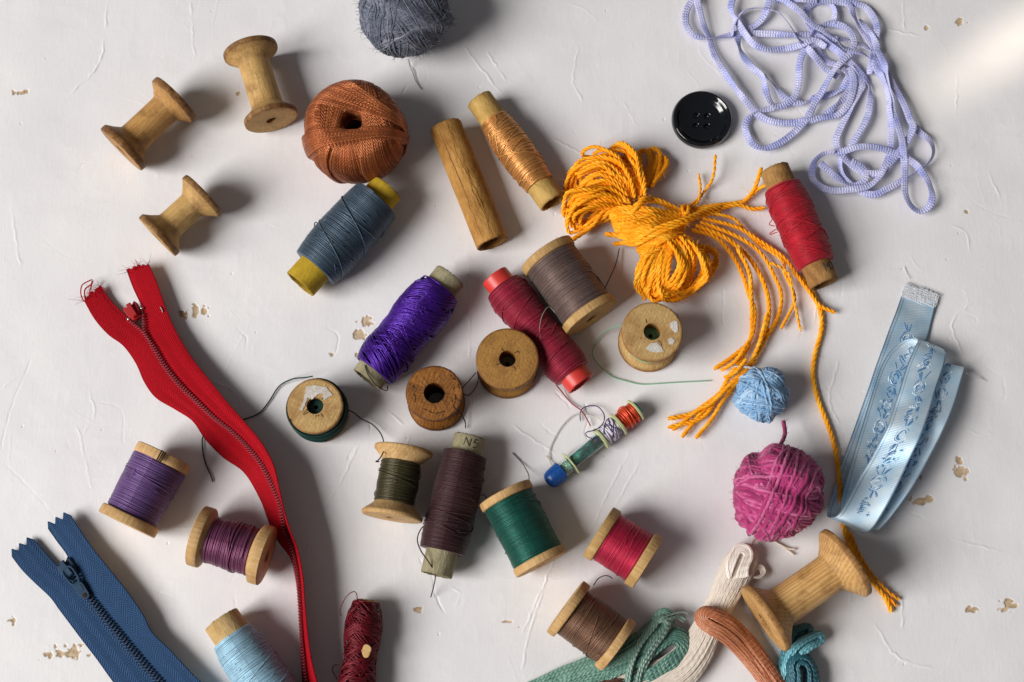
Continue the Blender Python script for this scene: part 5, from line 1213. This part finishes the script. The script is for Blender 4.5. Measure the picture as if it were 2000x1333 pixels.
for pl in ([(630, 325, 22), (650, 280, 14), (690, 252, 8), (750, 268, 5), (830, 310, 4), (900, 345, 3), (962, 352, 3)], [(640, 330, 22), (665, 275, 12), (720, 262, 7), (800, 300, 4), (880, 345, 3), (950, 395, 3)]): tubes(mb, spline(WP(f7(pl)), 2), 1.9, 6, True)
mb.build('floss_tail', mc, tc_)
tt = thing('floss_skein', 'terracotta floss skein lying across the cream skein', 'embroidery floss', W(1440, 1270), 'embroidery floss skeins')
mb = MB(); hank(mb, fl(f7, [(1010, 1640, 14, 20, 11), (830, 1400, 16, 20, 12), (690, 1200, 18, 21, 12), (570, 1050, 24, 22, 13), (450, 940, 44, 23, 13), (360, 890, 52, 23, 12), (320, 868, 52, 22, 12)]), 62, 2.5, 72, a0=.12, wob=1.5)
mb.build('floss_strands', FL('terracotta_floss', '#bf7650', '#ecb294', .35), tt)
tt = thing('floss_skein', 'teal floss skein in loose loops under the large empty spool', 'embroidery floss', W(1560, 1300), 'embroidery floss skeins')
mb = MB(); hank(mb, fl(f7, [(840, 1500, 10, 16, 8), (900, 1280, 14, 15, 9), (960, 1130, 22, 14, 9), (1040, 1050, 26, 13, 9), (1120, 1010, 22, 12, 8)]), 20, 2.7, 73, a0=.2)
hank(mb, fl(f7, [(980, 1560, 14, 30, 12), (1010, 1380, 22, 30, 15), (1012, 1270, 26, 28, 16), (1005, 1240, 26, 27, 16)]), 30, 2.8, 74, a0=.15)
hank(mb, fl(f7, [(870, 1330, 10, 16, 8), (910, 1150, 12, 14, 8), (960, 1000, 12, 16, 8), (1030, 960, 10, 14, 6)]), 18, 2.7, 75, a0=.2)
mb.build('floss_strands', FL('teal_floss', '#2b6f80', '#7cc3cf', .4), tt)
tt = thing('floss_skein', 'sea green floss skein between the brown spool and the cream skein', 'embroidery floss', W(1250, 1270), 'embroidery floss skeins')
mg = FL('sea_green_floss', '#44766a', '#93bfab', .4); mg2 = FL('pale_green_floss', '#8fb5a4', '#cfe2d6', .3)
mb = MB(); hank(mb, fl(f6, [(-250, 1520, 8, 15, 7), (0, 1396, 10, 15, 8), (200, 1310, 12, 17, 9), (400, 1240, 13, 20, 10), (600, 1180, 14, 24, 11), (760, 1090, 18, 27, 12), (870, 970, 22, 22, 12), (915, 900, 24, 19, 11)]), 56, 2.9, 76, wob=1.8)
hank(mb, fl(f6, [(420, 1400, 12, 22, 8), (640, 1290, 16, 26, 11), (800, 1220, 20, 32, 12), (930, 1120, 24, 36, 13), (980, 1085, 24, 33, 12)]), 38, 3.0, 77, a0=.2, wob=1.8)
mb.build('floss_strands', mg, tt)
mb = MB(); hank(mb, fl(f6, [(690, 1420, 22, 13, 7), (720, 1240, 30, 15, 8), (790, 1090, 38, 16, 8), (870, 980, 40, 16, 8), (905, 930, 38, 15, 8)]), 11, 3.1, 78, a0=.3, wob=1.6)
g_ = rng(12)
for k in range(9):
    e = g_.normal(size=2) * 14; tubes(mb, spline(WP(f6([(840 + e[0], 960, 40), (890, 905 + e[1] * .4, 46), (960, 880 + e[1], 40), (1020 + e[0], 860 + e[1], 28), (1070 + e[0], 880 + e[1] * 1.4, 20)])), 2), 1.6, 5, True)
mb.build('floss_end', mg2, tt)
tt = thing('floss_skein', 'brown floss just showing at the bottom edge below the sea green skein', 'embroidery floss', W(1180, 1345), 'embroidery floss skeins')
mb = MB(); hank(mb, [(1060, 1400, 14, 18, 10), (1130, 1366, 18, 20, 11), (1200, 1350, 20, 20, 12), (1225, 1349, 20, 18, 12)], 40, 3.2, 79, a0=.1); mb.build('floss_strands', FL('brown_floss', '#7d5648', '#b08f80'), tt)

# ------------------------------------------------------------------ little plastic needle tube with bobbins
def needle_tube():
    ax = Axis(W(1068, 944, 21), W(1243, 800, 21)); L = ax.L; b = base_of(ax)
    t = thing('needle_tube', 'small clear plastic tube with a blue cap and two tiny bobbins of thread', 'sewing kit', b); M_ = ax.mat(b)
    def part(nm, prof, mat, closed=False, sharp=40, seg=56): mb = MB(); lathe(mb, prof, seg, closed); return mb.build(nm, mat, t, mloc=M_, sharp=sharp)
    capm = NT('blue_plastic'); nz = capm.noise(capm.px((1, 1, 1)), .3, 3); capm.link(capm.ramp(nz, [(.3, lin('#0d3c7c')), (.7, lin('#1a58a8'))]), 'Base Color'); capm.set(Roughness=.34)
    part('cap', [(0, .5), (.6, 7), (3, 12.5), (7, 16.2), (13, 18.2), (22, 19), (37, 19.4), (38, 18.6), (38, 12)], capm.m)
    cl = NT('clear_plastic'); cl.set(Transmission_Weight=.97, Roughness=.04, IOR=1.15); cl.b.inputs['Base Color'].default_value = (.90, .97, .95, 1)
    part('tube', [(36, 11), (38, 14.5), (46, 14.5), (133, 14.2), (134, 12.5), (46, 12.6), (37, 11)], cl.m)
    gl = NT('green_lining'); n1 = gl.noise(gl.px((1, 1, .6)), .06, 3); gl.link(gl.ramp(n1, [(.36, lin('#06181e')), (.48, lin('#13564f')), (.56, lin('#2c9a90')), (.68, lin('#94cf9c'))]), 'Base Color'); gl.set(Roughness=.4)
    part('paper_lining', [(66, 9), (66, 11.6), (132, 11.6), (132, 9)], gl.m); part('paper_lining', [(40, 3), (40, 10.5), (56, 10.5), (56, 3)], plain('pale_green_paper', '#9cc4b4', .6))
    fm = NT('pale_green_plastic'); fm.set(Transmission_Weight=.35, Roughness=.25); fm.b.inputs['Base Color'].default_value = lin('#d3dba4')
    def disc(z, R, w=4.0, r=8): part('bobbin_flange', [(z, r), (z, R - 1), (z + .8, R), (z + w - .8, R), (z + w, R - 1), (z + w, r)], fm.m, True)
    disc(58, 25, 2.6, 15); disc(132, 23, 5.5); disc(175, 25, 5.5); disc(219, 24, 4.5)
    mb = MB(); winding(mb, 138, 175, lambda x: 15.5 + 1.5 * math.sin(x * 3), 2.6, 1.5, 81, 14, lump=1.2); mb.build('bobbin_thread', TH_['lilac_white'], t, mloc=M_)
    mb = MB(); winding(mb, 181, 219, lambda x: 17 + 1.2 * math.sin(x * 3), 3.2, 1.9, 82, 5, lump=.8); mb.build('bobbin_thread', TH_['orange_red'], t, mloc=M_)
    g = rng(5); mb = MB()
    for k in range(5):
        x = np.linspace(0, 1, 24); aa = g.uniform(-1.6, .5) + x * g.uniform(1.0, 2.4); zz = 142 + 30 * np.clip(g.random() + (x - .5) * g.uniform(-1.2, 1.2), 0, 1); tubes(mb, np.stack([20.6 * np.cos(aa), 20.6 * np.sin(aa), zz], 1), 1.1, 5, True)
    mb.build('bobbin_thread', TH_['indigo'], t, mloc=M_)
    part('cap_band', [(224, 6), (224, 15), (228, 15), (228, 6)], plain('turquoise_plastic', '#2f9fae', .4), True)
    tail(t, 'thread_end', [(1134, 824, 3), (1133, 810, 3), (1138, 798, 4), (1152, 793, 5), (1168, 795, 7), (1179, 808, 10), (1180, 822, 20), (1172, 834, 34), (1160, 841, 38), (1147, 844, 34), (1144, 848, 32), (1150, 855, 34), (1164, 856, 38), (1172, 851, 40)], 1.1, TH_['indigo'])
    tail(t, 'thread_end', [(1080, 914, 6), (1073, 896, 3), (1074, 878, 2), (1082, 858, 2), (1095, 836, 2), (1112, 817, 3), (1128, 809, 4), (1148, 811, 6), (1165, 816, 12), (1177, 822, 24)], .9, TH_['clear'])
    tail(t, 'thread_end', [(1079, 912, 8), (1072, 898, 3), (1065, 890, 2)], .9, TH_['clear']); tail(t, 'thread_end', [(1205, 806, 22), (1209, 799, 28), (1212, 794, 34)], 1.0, TH_['orange_red'])
needle_tube()

# ------------------------------------------------------------------ last loose thread ends
def by(word): return next(o for o in bpy.data.objects if word in o.get('label', ''))
tail(by('red plastic tube'), 'thread_end', [(1086, 752, 20), (1096, 764, 8), (1106, 777, 3), (1120, 791, 3), (1136, 803, 6), (1148, 822, 6), (1154, 834, 3)], 1.2, TH_['raspberry'])
ts = by('scuffed brown tube')
tail(ts, 'thread_end', cC([(1015, 870, 36), (990, 905, 30), (965, 942, 26), (1000, 958, 30), (1045, 966, 36)]), 1.0, TH_['scarlet']); tail(ts, 'thread_end', cC([(1060, 1000, 34), (1010, 1030, 26), (970, 1062, 24), (985, 1070, 24), (1030, 1052, 28), (1075, 1038, 34)]), 1.0, TH_['scarlet'])
tp = by('royal purple')
tail(tp, 'thread_end', [(768, 608, 60), (752, 622, 48), (736, 644, 40), (720, 668, 42), (708, 690, 48), (703, 700, 52)], 1.1, TH_['royal_purple']); tail(tp, 'thread_end', [(712, 712, 78), (718, 730, 82), (730, 748, 80), (746, 760, 66), (756, 763, 46), (757, 752, 40)], 1.1, TH_['black_brown'])
tail(by('slate grey thread'), 'thread_end', [(612, 470, 90), (618, 452, 80), (614, 440, 72), (617, 434, 70), (622, 442, 76), (620, 456, 88)], 1.1, TH_['slate'])
tail(by('bottle green'), 'thread_end', [(1033, 942, 60), (1033, 930, 30), (1030, 922, 12), (1020, 905, 3), (1000, 884, 2)], .9, TH_['black_brown'])
tail(by('crimson thread'), 'thread_end', [(1197, 1131, 50), (1190, 1126, 40), (1180, 1125, 34), (1168, 1131, 40), (1159, 1144, 70)], 1.0, TH_['black_brown'])
tail(by('olive thread'), 'thread_end', [(738, 955, 40), (732, 962, 40), (732, 970, 40), (737, 972, 42)], 1.0, TH_['olive'])
tail(by('grey mohair'), 'yarn_end', [(798, 116, 20), (800, 128, 6), (806, 142, 3), (812, 158, 2), (824, 176, 2)], .8, Y_GREY)
for o in bpy.data.objects:
    if '_b' in o: del o['_b']
